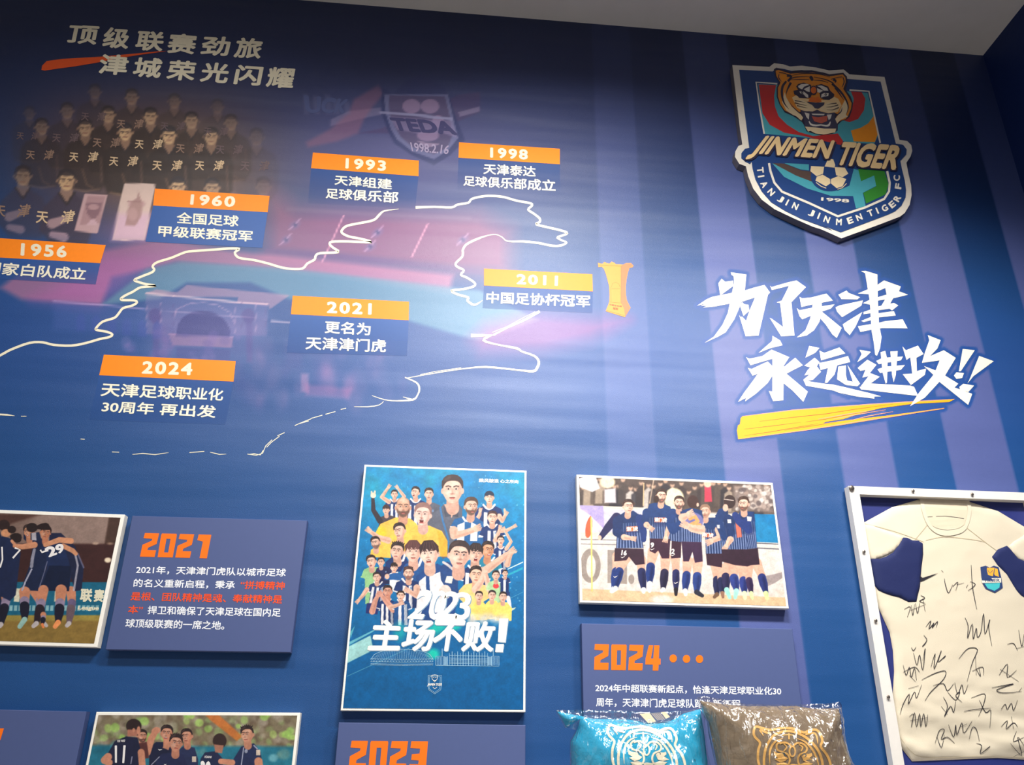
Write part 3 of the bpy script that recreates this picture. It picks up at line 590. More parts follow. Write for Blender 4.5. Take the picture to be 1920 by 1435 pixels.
# ------------------------------------------------------------------ helpers that paint people into the printed pictures
SK = (232, 186, 164); HR = (46, 34, 36); NV = (26, 52, 108); WH = (238, 234, 236); YL = (246, 196, 84)
def mixc(a, b, t): return tuple(np.array(a)*(1-t)+np.array(b)*t)
def head(S, x, y, r, yaw=0, rot=0, skin=SK, hair=HR, style='short', beard=0, mouth=0, neck=1, lit=-1, cap=None, sf=None):
    """r = half face width; yaw -1..1 turns the features; lit = the side the light comes from"""
    sf = sf or max(2, r*.05); a = math.radians(rot); ca, sa = math.cos(a), math.sin(a)
    def T(u, v): return (x+(u*ca-v*sa)*r, y+(u*sa+v*ca)*r)
    dk = mixc(skin, (150, 90, 74), .55); lt = mixc(skin, (255, 240, 226), .5); ln = mixc(hair, skin, .15)
    if neck: S.cap([T(0, .6), (x-yaw*r*.2, y+r*1.9)], [r*.58, r*.66], mixc(skin, dk, .5), sf*2)
    if style != 'bald':
        S.ell(*T(-yaw*.12, -.35), r*1.08, r*1.22, hair, rot, sf*1.5)
        if style == 'spiky':
            for u in np.linspace(-.9, .9, 7): S.cap([T(u*.8, -1.1), T(u*1.12, -1.75+abs(u)*.35)], [r*.22, r*.05], hair, sf)
        if style == 'curly':
            for u in np.linspace(-1, 1, 8): S.ell(*T(u, -1.05+abs(u)*.5), r*.36, r*.33, mixc(hair, (110, 80, 66), (int(u*9) % 2)*.4), 0, sf*1.5)
    for q in (-1, 1):
        if q*yaw < .5: S.ell(*T(q*1.0-yaw*.1, .12), r*.17, r*.3, mixc(skin, dk, .3), rot, sf)
    S.ell(*T(0, -.05), r*.96, r*1.08, skin, rot, sf)
    S.poly([T(-.93, 0), T(-.84, .65), T(-.42, 1.22), T(0, 1.36), T(.42, 1.22), T(.84, .65), T(.93, 0)], skin, sf, sm=2)
    sd = -lit
    S.poly([T(sd*.95, -.6), T(sd*.9, .6), T(sd*.45, 1.2), T(sd*.12, 1.3), T(sd*.4, .8), T(sd*.6, .2), T(sd*.62, -.5)], dk, r*.32, .55)
    S.ell(*T(lit*.35, .35), r*.34, r*.3, lt, rot, r*.4, .6); S.ell(*T(0, -.62), r*.5, r*.2, lt, rot, r*.35, .5)
    if style == 'bald':
        S.ell(*T(0, -.72), r*.86, r*.62, skin, rot, sf); S.ell(*T(0, -.95), r*.5, r*.25, lt, rot, r*.3, .6)
        S.cap([T(-.9, -.4), T(-.75, -.95), T(-.35, -1.28)], r*.08, mixc(hair, skin, .55), r*.12, .6); S.cap([T(.9, -.4), T(.75, -.95), T(.35, -1.28)], r*.08, mixc(hair, skin, .55), r*.12, .6)
    elif cap:
        S.poly([T(-1.08, -.3), T(-1.0, -1.0), T(-.4, -1.5), T(.4, -1.5), T(1.0, -1.0), T(1.08, -.35), T(0, -.62)], cap, sf, sm=2)
    elif style == 'fringe':
        S.poly([T(-1.02, .1), T(-1.12, -.8), T(-.5, -1.55), T(.5, -1.55), T(1.12, -.8), T(1.02, .1), T(.8, -.4), T(.5, -.28), T(.3, -.55), T(0, -.25), T(-.25, -.6), T(-.5, -.2), T(-.75, -.5)], hair, sf*1.2)
        for u in (-.7, -.35, .1, .5, .8): S.cap([T(u*.6, -1.35), T(u, -.5)], r*.045, mixc(hair, (140, 100, 84), .5), sf, .6)
    else:
        S.poly([T(-1.04, -.15), T(-1.08, -.9), T(-.55, -1.5), T(.5, -1.52), T(1.08, -.9), T(1.04, -.15), T(.84, -.55), T(.55, -.86), T(0, -.94), T(-.55, -.84), T(-.84, -.5)], hair, sf*1.2, sm=2)
        S.cap([T(lit*.3, -1.3), T(lit*.75, -1.0)], r*.12, mixc(hair, (150, 120, 110), .45), r*.25, .6)
    f = yaw*.36
    for q in (-1, 1):
        ex = f+q*.4*(1-abs(yaw)*.3)
        if abs(ex) > .86: continue
        S.cap([T(ex-.24, -.34+q*.02), T(ex, -.42), T(ex+.24, -.34-q*.02)], r*.065, ln, sf)
        S.ell(*T(ex, -.1), r*.2, r*.1, mixc(skin, (90, 56, 48), .6), rot, r*.14, .7)
        S.ell(*T(ex, -.1), r*.17, r*.075, (236, 226, 222), rot, sf*.8, .8); S.ell(*T(ex+yaw*.05, -.1), r*.085, r*.085, (34, 24, 26), rot, sf*.8)
    S.cap([T(f*1.2-sd*.03, -.1), T(f*1.5+.04*sd, .32)], r*.06, dk, r*.14, .6); S.ell(*T(f*1.5, .4), r*.2, r*.085, mixc(dk, (110, 60, 50), .5), rot, r*.12, .7)
    if beard:
        S.poly([T(-.9, .1), T(-.86, .7), T(-.4, 1.28), T(0, 1.42), T(.4, 1.28), T(.86, .7), T(.9, .1), T(.6, .5), T(f+.35, .56), T(f, .5), T(f-.35, .56), T(-.6, .5)], mixc(hair, skin, .15), r*.16, .55+.4*beard)
    if mouth: S.ell(*T(f, .8), r*.26, r*.1+r*.18*mouth, (110, 34, 34), rot, sf); S.cap([T(f-.16, .8-.14*mouth), T(f+.16, .8-.14*mouth)], r*.05, (240, 232, 226), sf, .9); S.cap([T(f-.24, .84+.22*mouth), T(f+.24, .84+.22*mouth)], r*.06, (190, 96, 90), sf)
    else: S.cap([T(f-.26, .8), T(f, .77), T(f+.26, .8)], r*.05, (120, 52, 48), sf); S.cap([T(f-.16, .89), T(f+.16, .89)], r*.055, (204, 120, 110), sf)
def stripes(S, quad, n, c1, c2, sf=3, al=1.0, start=0):
    q = np.array(quad, float); S.poly(q, c1, sf)
    for i in range(n):
        if (i+start) % 2: continue
        u0, u1 = i/n, (i+1)/n
        S.poly([q[0]+(q[1]-q[0])*u0, q[0]+(q[1]-q[0])*u1, q[3]+(q[2]-q[3])*u1, q[3]+(q[2]-q[3])*u0], c2, sf, al)
def jersey(S, x, y, w, h, lean=0, n=5, c1=NV, c2=WH, collar=WH, sleeves=True, start=1, sf=3):
    """shirt seen from the front; x, y = base of the neck, w = half shoulder width"""
    S.poly([(x-w*.35, y), (x-w*.9, y+w*.25), (x-w*1.15, y+w*.95), (x-w*.8, y+w*1.05), (x-w*.75+lean, y+h), (x+w*.75+lean, y+h), (x+w*.8, y+w*1.05), (x+w*1.15, y+w*.95), (x+w*.9, y+w*.25), (x+w*.35, y)], c1, sf)
    if n: stripes(S, [(x-w*.62, y+w*.4), (x+w*.62, y+w*.4), (x+w*.7+lean, y+h), (x-w*.7+lean, y+h)], n, c1, c2, sf, start=start)
    S.poly([(x-w*.75, y+w*.15), (x, y+w*.3), (x+w*.75, y+w*.15), (x+w*.7, y+w*.45), (x, y+w*.55), (x-w*.7, y+w*.45)], c1, sf*2, .9)
    if collar: S.cap([(x-w*.42, y-w*.05), (x-w*.2, y+w*.2), (x, y+w*.27), (x+w*.2, y+w*.2), (x+w*.42, y-w*.05)], w*.07, collar, sf)
    if sleeves:
        for q in (-1, 1): S.cap([(x+q*w*1.15, y+w*.93), (x+q*w*.82, y+w*1.03)], w*.05, collar or c1, sf)
    S.poly([(x+w*.4, y+w*.3), (x+w*.8, y+w*.6), (x+w*.74+lean, y+h), (x+w*.3+lean, y+h)], mixc(c1, (0, 0, 0), .3), w*.25, .35)
    S.ell(x+w*.3, y+w*.7, w*.09, w*.11, (120, 150, 190), 0, sf, .8)
def arm(S, pts, r, skin=SK, hand=True):
    S.cap(pts, [r*(1.25-.5*i/(len(pts)-1)) for i in range(len(pts))], skin, max(2, r*.2))
    S.cap([(p[0]+r*.4, p[1]+r*.3) for p in pts], [r*.35]*len(pts), mixc(skin, (150, 90, 70), .6), r*.6, .5)
    if hand:
        a, b = np.array(pts[-2], float), np.array(pts[-1], float); d = (b-a)/max(np.hypot(*(b-a)), 1e-6); nrm = np.array([-d[1], d[0]])
        S.ell(*(b+d*r*.5), r*.95, r*1.0, skin, 0, max(2, r*.2))
        for k in (-.7, -.25, .25, .7): S.cap([b+d*r*.8+nrm*r*k, b+d*r*1.9+nrm*r*k*1.2], r*.22, mixc(skin, (150, 90, 70), .15), max(1.5, r*.15))
# ------------------------------------------------------------------ boards mounted on the wall
M_edge = mat('board_edge_white', (240, 236, 226), 0.5); M_text = mat('slate_blue_board', (70, 84, 130), 0.55, var=0.015)
M_tedge = mat('slate_board_edge', (52, 60, 108), 0.6); M_pic = mat('photo_print', vcol=True, rough=0.38, var=0.015)
M_orange = mat('raised_orange_ink', (250, 112, 10), 0.45); M_ink = mat('board_white_ink', (232, 234, 240), 0.45); M_red = mat('board_red_ink', (232, 78, 34), 0.45)
TB = 0.036
def wp(p, t=TB): return wall_point(p[0], p[1], t)
def rect(tl, tr, h=None, wd=None):
    """world corners TL TR BR BL from two pixel corners and a height (sides hang plumb)"""
    a, b = wp(tl), wp(tr)
    return [a, b, b-[0, 0, h], a-[0, 0, h]]
def slab(name, c, t, depth, m, parent):
    """bevelled board whose front face has corners c (TL TR BR BL)"""
    c = [np.array(p, float) for p in c]; e = .0015; v = []
    cen = sum(c)/4
    for y, k in ((-t, e), (-t+e, 0), (-t+depth, 0)):
        for p in c:
            d = cen-p; v.append((p[0]+np.sign(d[0])*k, y, p[2]+np.sign(d[2])*k))
    f = [(3, 2, 1, 0)]+[(i+4*j, (i+1) % 4+4*j, (i+1) % 4+4*j+4, i+4*j+4) for j in (0, 1) for i in range(4)]+[(8, 9, 10, 11)]
    return local(link(name, mesh_from(v, f), m), parent)
def inset(c, d):
    c = [np.array(p, float) for p in c]; s_ = [(1, -1), (-1, -1), (-1, 1), (1, 1)]
    return [np.array([p[0]+a*d, p[1], p[2]+b*d]) for p, (a, b) in zip(c, s_)]
def picture_board(label, c, nx, nz, border, painter):
    cen = sum(np.array(p) for p in c)/4
    root = empty('photo_board', (cen[0], 0, cen[2]), label, 'photo board')
    slab('backing_board', c, TB, TB-.0025, M_edge, root)
    ci = inset(c, border); x0, x1 = ci[0][0], ci[1][0]
    sh = Sheet(np.linspace(x0, x1, nx), np.linspace(ci[3][2], ci[0][2], nz), TB+.0008, (128, 128, 128), corners=ci)
    painter(sh); sh.fr = (0, 0, 1)
    g_ = vnoise(sh.X*60+50, sh.Z*60, 9, 3)*.6+vnoise(sh.X*260+50, sh.Z*260, 10, 2)*.4; sh.c *= (.9+(g_[..., None]-.5)*.28)
    pr = local(link('photo_print', sh.mesh(), M_pic), root)
    return root, pr
DIG = {'2': [[(.08, 0), (.98, 0), (.92, .45), (.42, .62), (.40, .72), (.95, .72), (.92, 1), (0, 1), (.04, .5), (.58, .32), (.6, .24), (.04, .22)]],
       '0': [[(.05, 0), (.97, 0), (1, .06), (.95, 1), (0, 1), (.01, .06)], [(.38, .22), (.36, .8), (.62, .8), (.64, .22)]],
       '1': [[(.15, 0), (.95, 0), (.88, 1), (.42, 1), (.48, .3), (.12, .24)]],
       '3': [[(.05, 0), (.97, 0), (.93, 1), (0, 1), (.02, .74), (.5, .74), (.52, .62), (.1, .6), (.12, .42), (.54, .4), (.56, .24), (.02, .22)]],
       '4': [[(.22, 0), (.5, 0), (.36, .52), (.52, .52), (.56, 0), (.9, 0), (.88, .52), (1, .52), (1, .76), (.88, .76), (.86, 1), (.5, 1), (.5, .76), (0, .76), (.02, .5)]]}
def block_year(F, s, quad, m, fr):
    q = np.array(quad, float)/fr[2]+np.array(fr[:2]); n = len(s)
    for i, ch in enumerate(s):
        loops = []
        for lp in DIG[ch]:
            a = np.array(lp); u = (i+.04+a[:, 0]*.9)/n; v = a[:, 1]
            loops.append(quad_map(np.column_stack([u, 1-v]), q, (0, 0, 1, 1)))
        p, t = tri_poly(loops); F.add2(p, t, m)
def text_board(label, c, year, yq, lines, fr, dots=()):
    cen = sum(np.array(p) for p in c)/4
    root = empty('text_board', (cen[0], 0, cen[2]), label, 'text board')
    slab('board', c, TB, TB-.0025, [M_text], root)
    if year:
        F = Flat(TB+.0006); block_year(F, year, yq, M_orange, fr)
        for d in dots:
            G = Flat(TB+.0006); G.poly([(d[0]+22*math.cos(a), d[1]+24*math.sin(a)) for a in np.linspace(0, 6.28, 20, False)], M_orange, fr=fr); local(G.build('orange_dot'), root)
        local(F.build('year_heading'), root)
    if lines:
        F = Flat(TB+.0006)
        for s, q_, m in lines: put_text(F, s, q_, m, .018, fr=fr)
        local(F.build('printed_text'), root)
    return root

fr3 = (0, 930, 2.842)
def cp(fr, x, y): return (fr[0]+x/fr[2], fr[1]+y/fr[2])
c = [wp(cp(fr3, *p)) for p in ((705, 106), (1637, 132), (1548, 835), (562, 820))]
text_board('slate blue text board headed 2021 in orange block digits', c, '2021', [(762, 198), (1136, 208), (1118, 334), (742, 324)],
    [('2021年，天津津门虎队以城市足球', [(728, 372), (1526, 388), (1521, 432), (723, 416)], M_ink),
     ('的名义重新启程，秉承', [(714, 442), (1254, 454), (1250, 498), (710, 487)], M_ink),
     ('“拼搏精神', [(1284, 452), (1520, 458), (1515, 502), (1280, 496)], M_red),
     ('是根、团队精神是魂、奉献精神是', [(700, 512), (1507, 530), (1502, 575), (694, 558)], M_red),
     ('本”', [(685, 583), (764, 586), (758, 630), (680, 627)], M_red),
     ('捍卫和确保了天津足球在国内足', [(789, 586), (1498, 600), (1494, 645), (785, 632)], M_ink),
     ('球顶级联赛的一席之地。', [(672, 655), (1200, 668), (1194, 715), (666, 702)], M_ink)], fr3)
b = wp(cp(fr3, 460, 1150)); c = [b+[-.62, 0, .004], b, b-[0, 0, .46], b+[-.62, 0, -.456]]
text_board('dark slate text board in the bottom left corner, mostly out of frame', c, '2022', [(-420, 1235), (30, 1240), (0, 1380), (-450, 1372)], [], fr3)
fr6 = (600, 1290, 3.84); c = rect(cp(fr6, 135, 250), cp(fr6, 1480, 270), .46)
text_board('slate blue text board headed 2023 below the tall poster', c, '2023', [(212, 382), (790, 386), (778, 610), (196, 606)], [], fr6)
fr7 = (1020, 1150, 3.2); c = rect(cp(fr7, 225, 62), cp(fr7, 1490, 95), .50)
text_board('slate blue text board headed 2024 with three orange dots', c, '2024', [(294, 186), (708, 194), (704, 346), (296, 340)],
    [('2024年中超联赛新起点，恰逢天津足球职业化30', [(308, 424), (1422, 444), (1424, 494), (308, 474)], M_ink),
     ('周年，天津津门虎足球队踏上新征程', [(312, 508), (1178, 520), (1182, 576), (312, 562)], M_ink)], fr7, ((775, 272), (855, 275), (933, 276)))

# ---- tall poster
Q1, Q2, Q3, Q4 = (680, 870, 8.97), (830, 870, 8.97), (660, 1010, 8.97), (820, 1010, 8.97)
def paint_poster(S):
    PXn, PYn = S.PX, S.PY
    n1 = vnoise(S.X*9+40, S.Z*9, 5); n2 = vnoise(S.X*30+40, S.Z*30, 6)
    t = sstep(880, 1330, PYn)[..., None]
    S.c[:] = np.array((10, 128, 186))*(1-t)+np.array((2, 92, 152))*t
    k = ((n1-.35)*2.2*(1-sstep(900, 1010, PYn)))[..., None].clip(0, 1); S.c[:] = S.c*(1-k*.7)+np.array((24, 176, 196))*k*.7
    S.c *= (1+(n2[..., None]-.5)*.22*(1-t))
    S.fr = Q1; rnd = random.Random(3)
    for i in range(150):
        x, y = rnd.uniform(0, 2800), rnd.uniform(150, 2600); S.ell(x, y, rnd.uniform(4, 13), rnd.uniform(4, 16), (150, 214, 236), 0, 8, rnd.uniform(.2, .8))
    # back row
    jersey(S, 530, 600, 150, 500, n=5); head(S, 535, 515, 52, mouth=.4); arm(S, [(440, 640), (320, 560), (430, 400)], 30); arm(S, [(650, 620), (700, 550), (590, 410)], 28)
    jersey(S, 890, 600, 190, 500, n=5, start=0); head(S, 885, 480, 66, -.7, 12, mouth=.9)
    jersey(S, 1120, 650, 200, 500, n=0, c1=(92, 96, 112), collar=None); head(S, 1115, 510, 70, -.1, mouth=.5)
    S.poly([(290, 900), (420, 850), (560, 900), (540, 1100), (260, 1100)], (74, 62, 70), 6); S.cap([(290, 960), (180, 780), (172, 580)], [48, 38, 28], (52, 44, 54), 6)
    S.ell(178, 530, 46, 48, (226, 214, 190), 0, 5); S.cap([(150, 500), (150, 470)], 14, (226, 214, 190), 4); S.cap([(200, 500), (205, 462)], 14, (226, 214, 190), 4)
    head(S, 395, 775, 56, -.5, style='fringe', hair=(60, 40, 40))
    S.fr = Q2
    jersey(S, 780, 700, 230, 480, n=5, start=1); head(S, 785, 570, 74, 0, cap=(28, 40, 66)); arm(S, [(950, 880), (1000, 960), (1055, 860)], 34); S.cap([(1045, 830), (1040, 765)], 16, SK, 4)
    arm(S, [(560, 960), (620, 860), (630, 800)], 30)
    # coach
    S.poly([(-210, 880), (-60, 760), (20, 680), (270, 680), (330, 760), (330, 1500), (0, 1600), (-200, 1300)], (94, 98, 114), 6)
    S.poly([(20, 680), (150, 910), (270, 680)], mixc(SK, (170, 110, 90), .25), 6); S.poly([(10, 700), (40, 900), (150, 880)], (74, 78, 94), 6); S.poly([(270, 700), (260, 900), (160, 880)], (70, 74, 90), 6)
    S.cap([(-40, 740), (0, 950), (90, 1250), (110, 1500)], 16, (60, 120, 176), 4)
    head(S, 165, 440, 165, -.05, skin=(236, 190, 170), hair=(62, 44, 44), sf=6)
    # bearded player in stripes
    S.poly([(130, 1060), (200, 930), (360, 890), (540, 880), (680, 980), (730, 1250), (600, 1500), (250, 1500)], (30, 96, 156), 5)
    S.poly([(250, 1030), (370, 980), (360, 1300), (240, 1300)], WH, 5); S.poly([(480, 980), (590, 1040), (580, 1300), (460, 1300)], WH, 5)
    S.cap([(340, 900), (380, 960), (440, 965), (510, 900)], 16, WH, 5)
    S.cap([(135, 1060), (240, 1080)], 12, WH, 4); S.cap([(610, 1230), (730, 1220)], 12, WH, 4)
    head(S, 480, 720, 106, .55, style='short', hair=(84, 60, 50), beard=1, sf=4)
    arm(S, [(185, 1120), (190, 1210), (380, 1160), (540, 1100)], 58)
    jersey(S, 830, 1030, 190, 480, n=5, start=1); head(S, 835, 905, 76, .1, 4, hair=(70, 44, 46)); arm(S, [(960, 1130), (1080, 1120), (1190, 1060)], 30); arm(S, [(880, 1290), (950, 1140), (960, 1090)], 30)
    jersey(S, 980, 1400, 120, 460, n=4); head(S, 975, 1290, 54, .2, mouth=.5); arm(S, [(1070, 1430), (1150, 1310), (1040, 1110)], 26)
    S.fr = Q1
    S.poly([(215, 1160), (300, 1010), (560, 900), (800, 920), (910, 1010), (900, 1500), (400, 1500), (230, 1240)], YL, 6); S.ell(320, 1150, 80, 90, (250, 210, 40), 0, 60, .7)
    head(S, 680, 730, 122, .05, style='bald', beard=.7, hair=(70, 48, 44), skin=(220, 168, 140), sf=5)
    S.poly([(700, 1130), (900, 1030), (1120, 1040), (1330, 1130), (1425, 1300), (1420, 1560), (700, 1560)], YL, 6); S.poly([(1250, 1130), (1330, 1140), (1425, 1300), (1420, 1560), (1320, 1560)], (236, 160, 40), 30, .6)
    head(S, 1010, 855, 132, -.25, 4, style='short', hair=(150, 110, 104), skin=(240, 200, 186), mouth=1, sf=5)
    S.poly([(430, 1290), (740, 1290), (760, 1500), (430, 1500)], YL, 6); head(S, 620, 1130, 92, -.85, -6, mouth=.3)
    arm(S, [(430, 1290), (260, 1240), (130, 1140)], 44); S.cap([(140, 1130), (95, 1065)], 14, SK, 4)
    S.fr = Q3
    S.poly([(320, 190), (480, 100), (640, 180), (660, 330), (300, 310)], YL, 6); head(S, 395, 75, 74, -.7, -8, beard=.3)
    # front row of big heads
    S.poly([(560, 400), (700, 290), (880, 260), (960, 420), (900, 560), (560, 560)], NV, 6); S.cap([(770, 400), (860, 370), (890, 270)], 18, WH, 5)
    head(S, 760, 215, 104, -.35, 8, style='spiky', mouth=.25, sf=4)
    S.poly([(820, 560), (900, 430), (1150, 330), (1260, 480), (1280, 760), (820, 760)], (32, 84, 148), 6); S.cap([(1060, 510), (1130, 450), (1170, 340)], 20, WH, 5)
    head(S, 1030, 225, 128, -.05, style='fringe', hair=(96, 58, 58), skin=(240, 196, 176), sf=5)
    S.fr = Q4
    jersey(S, 880, 330, 190, 400, n=0, c1=(30, 130, 160)); head(S, 850, 195, 98, .7, 4, skin=(214, 150, 112), mouth=.3)
    jersey(S, 620, 470, 230, 460, n=5, start=0); head(S, 640, 255, 116, .35, 6, style='fringe', mouth=.9, sf=4)
    S.fr = Q3
    S.poly([(1080, 640), (1240, 500), (1435, 420), (1700, 560), (1800, 900), (1700, 1400), (1080, 1400)], (30, 72, 136), 6)
    S.poly([(1130, 720), (1240, 630), (1250, 1000), (1150, 1300), (1040, 1300)], WH, 5); S.poly([(1300, 640), (1480, 560), (1600, 640), (1580, 1250), (1330, 1250)], WH, 5)
    S.cap([(1250, 520), (1290, 610), (1380, 620)], 22, WH, 5)
    S.fr = (660, 1010, 8.97); head(S, 1300, 260, 148, -.35, -4, style='fringe', hair=(58, 38, 42), skin=(242, 204, 186), mouth=.5, sf=5)
    S.fr = Q4
    S.poly([(40, 480), (160, 390), (330, 440), (360, 620), (340, 900), (180, 900), (60, 700)], (34, 70, 128), 6); S.cap([(100, 400), (180, 450), (260, 520)], 20, (214, 206, 206), 6)
    S.poly([(160, 630), (270, 640), (240, 760), (125, 740)], (236, 230, 220), 4); S.ell(130, 900, 105, 120, (240, 214, 204), 0, 6)
    head(S, 365, 285, 165, .3, 6, style='short', hair=(60, 44, 46), skin=(236, 190, 170), sf=5)
    # pointing man on the right
    arm(S, [(840, 520), (1080, 340), (1220, 240)], 56); S.cap([(1230, 235), (1320, 230)], 16, SK, 4); arm(S, [(1180, 440), (1210, 320), (1240, 260)], 40, hand=False)
    # small rows left
    S.fr = Q3
    jersey(S, 360, 480, 180, 620, n=0, c1=(150, 200, 140), collar=None); head(S, 325, 390, 76, -.6, -8, mouth=.6)
    jersey(S, 530, 470, 130, 300, n=0, c1=(36, 40, 84), collar=None); head(S, 487, 400, 54, -.3)
    jersey(S, 720, 570, 110, 300, n=0, c1=WH); head(S, 708, 490, 56, 0, style='fringe')
    S.cap([(580, 660), (700, 640), (880, 650)], [40, 56, 66], (36, 92, 156), 5)
    jersey(S, 930, 690, 205, 480, n=5, start=1); head(S, 950, 590, 78, -.2, style='spiky', hair=(76, 50, 48), beard=.4); S.ell(590, 640, 40, 44, SK, 0, 5)
    arm(S, [(1090, 830), (1080, 960), (960, 890)], 46)
    jersey(S, 440, 740, 160, 480, n=5, lean=-60, start=0); head(S, 418, 655, 60, -.3, -6); arm(S, [(250, 860), (180, 960), (110, 1040)], 32)
    S.poly([(250, 1090), (440, 1090), (430, 1280), (230, 1260)], (36, 46, 110), 5)
    jersey(S, 590, 1030, 150, 420, n=5, start=0); head(S, 600, 895, 72, -.2, skin=(216, 150, 126)); arm(S, [(340, 1230), (390, 1050), (430, 970)], 42, (222, 160, 140)); arm(S, [(690, 1200), (560, 1040), (500, 960)], 42, (222, 160, 140))
    jersey(S, 830, 1040, 150, 420, n=4, c1=(30, 80, 140)); head(S, 820, 965, 58, -.1, 4, style='curly'); arm(S, [(640, 1160), (740, 1130), (820, 1100)], 30)
    # small rows right
    S.fr = Q4
    S.poly([(360, 880), (450, 780), (620, 740), (860, 800), (880, 1000), (560, 1200), (360, 1000)], (250, 206, 130), 6)
    head(S, 652, 615, 102, .1, 4, skin=(236, 186, 158), sf=4)
    arm(S, [(640, 860), (740, 720), (780, 600)], 50, (240, 196, 176)); arm(S, [(880, 860), (840, 720), (800, 560)], 44, (240, 196, 176))
    jersey(S, 990, 710, 150, 420, n=0, c1=(178, 214, 160), collar=None); S.ell(985, 800, 50, 44, (224, 60, 66), 0, 6); head(S, 985, 625, 58, .15)
    jersey(S, 1130, 650, 90, 330, n=3); head(S, 1140, 590, 42, .2); S.poly([(1130, 900), (1220, 900), (1220, 1000), (1140, 1000)], NV, 5)
    S.cap([(1190, 1000), (1210, 1080), (1230, 1180)], [36, 30, 20], WH, 5); S.poly([(1210, 1220), (1220, 1180), (1320, 1160), (1300, 1190), (1230, 1230)], (200, 220, 200), 4)
    for x, y, yw in ((700, 975, .3), (920, 960, .2), (1105, 985, .3)):
        S.poly([(x-150, y+190), (x-60, y+90), (x+70, y+90), (x+150, y+190), (x+140, y+400), (x-140, y+400)], (250, 216, 110), 6); head(S, x, y, 60, yw, 4)
    S.blobs(40, (560, 1290, 1180, 1420), (30, 70), [(238, 220, 200), (200, 210, 220)], 50, .35, 8)
    # light swooshes
    S.fr = (640, 1150, 5.486)
    S.poly([(40, 520), (60, 350), (300, 230), (330, 380), (60, 515)], (190, 236, 224), 10, .85); S.poly([(75, 300), (380, 150), (330, 190), (80, 330)], (130, 210, 220), 6, .8)
    S.poly([(90, 200), (140, 130), (95, 260)], (130, 220, 220), 6, .7); S.cap([(60, 650), (700, 360)], 2.5, (120, 190, 210), 4, .7)
    S.ell(990, 150, 130, 60, (20, 200, 180), -30, 80, .9); S.ell(945, 420, 60, 50, (20, 210, 180), 0, 50, .9); S.ell(1170, 130, 60, 50, (20, 210, 190), 0, 40, .8); S.ell(600, 190, 60, 90, (20, 180, 180), 0, 60, .7)
    S.fr = Q4; S.poly([(1180, 600), (1435, 480), (1435, 520), (1190, 630)], (40, 170, 190), 10, .8); S.cap([(1190, 515), (1435, 400)], 8, (220, 240, 236), 5); S.cap([(1220, 1010), (1435, 905)], 3, (120, 190, 220), 5, .7)
c = [wp(p) for p in ((683.3, 871.5), (987.3, 882.8), (985.2, 1336), (638.5, 1333))]
root, pr = picture_board('tall blue poster with a crowd of players above a white slogan', c, 380, 530, .0075, paint_poster)
I_t = mat('poster_white_ink', (240, 234, 222), .4); I_ts = mat('poster_grey_ink', (120, 150, 176), .4); I_tl = mat('poster_line_ink', (150, 190, 214), .4)
fr5 = (640, 1150, 5.486); SL = [(6, 8, I_ts, 0), (0, 0, I_t, 2)]
for ch, q_ in (('主', [(325, 60), (635, 75), (600, 385), (265, 385)]), ('场', [(650, 60), (985, 66), (930, 392), (605, 392)]), ('不', [(955, 66), (1290, 72), (1225, 390), (925, 395)]), ('败', [(1275, 80), (1600, 84), (1560, 400), (1225, 396)])):
    F = Flat(TB+.0014)
    for dx, dy, m_, ly in SL: put_text(F, ch, [(a+dx, b+dy) for a, b in q_], m_, .034, layer=ly, fr=fr5)
    local(F.build('slogan_character'), root)
for p_ in ([(1625, 56), (1718, 56), (1688, 302), (1610, 296)], [(1592, 320), (1672, 320), (1660, 402), (1582, 400)]):
    F = Flat(TB+.0014)
    for dx, dy, m_, ly in SL: F.poly([(a+dx, b+dy) for a, b in p_], m_, ly, fr5)
    local(F.build('exclamation_mark'), root)
for ch, q_ in (('2', [(470, 722), (562, 720), (484, 878), (402, 872)]), ('0', [(545, 722), (625, 726), (588, 882), (500, 878)]), ('2', [(600, 728), (692, 730), (662, 882), (552, 880)]), ('3', [(665, 732), (745, 734), (732, 884), (648, 882)])):
    F = Flat(TB+.0012)
    for dx, m_, ly in ((5, I_ts, 0), (0, I_t, 1)): put_text(F, ch, [(a+dx, b+dx*.5) for a, b in q_], m_, .022, layer=ly, fr=(620, 850, 2.813))
    local(F.build('year_digit'), root)
F = Flat(TB+.0014); put_text(F, '乘风破浪 心之所向', [(608, 245), (1275, 270), (1272, 332), (606, 312)], I_t, .03, fr=Q2); local(F.build('poster_caption'), root)
# line drawings of the two stadiums and the small crest
F = Flat(TB+.0014)
for q_ in np.linspace(0, 1, 34):
    x = 310+q_*630; top = 468-98*math.sqrt(max(0, 1-(2*q_-1)**2)); F.stroke([(x+(620-x)*.12, top), (x, 468)], .35, I_tl, 0, fr5)
F.stroke([(300, 478)]+[(310+t*630, 468-98*math.sqrt(max(0, 1-(2*t-1)**2))) for t in np.linspace(0, 1, 24)]+[(946, 480)], .8, I_tl, 0, fr5)
for y in (470, 500, 520, 532): F.stroke([(300, y), (620, y+6), (944, y+2)], .6, I_tl, 0, fr5)
for i in range(22): F.stroke([(305+i*29, 500), (320+i*29, 472), (334+i*29, 500)], .5, I_tl, 0, fr5)
for y in (440, 466, 480, 494, 508, 520, 542): F.stroke([(1110 if y < 530 else 972, y-4), (1505 if y < 530 else 1622, y+4)], .7 if y in (440, 542) else .5, I_tl, 0, fr5)
for i in range(15): F.stroke([(1112+i*28, 395 if i % 2 else 412), (1112+i*28, 540)], .9 if i % 2 else .6, I_tl, 0, fr5)
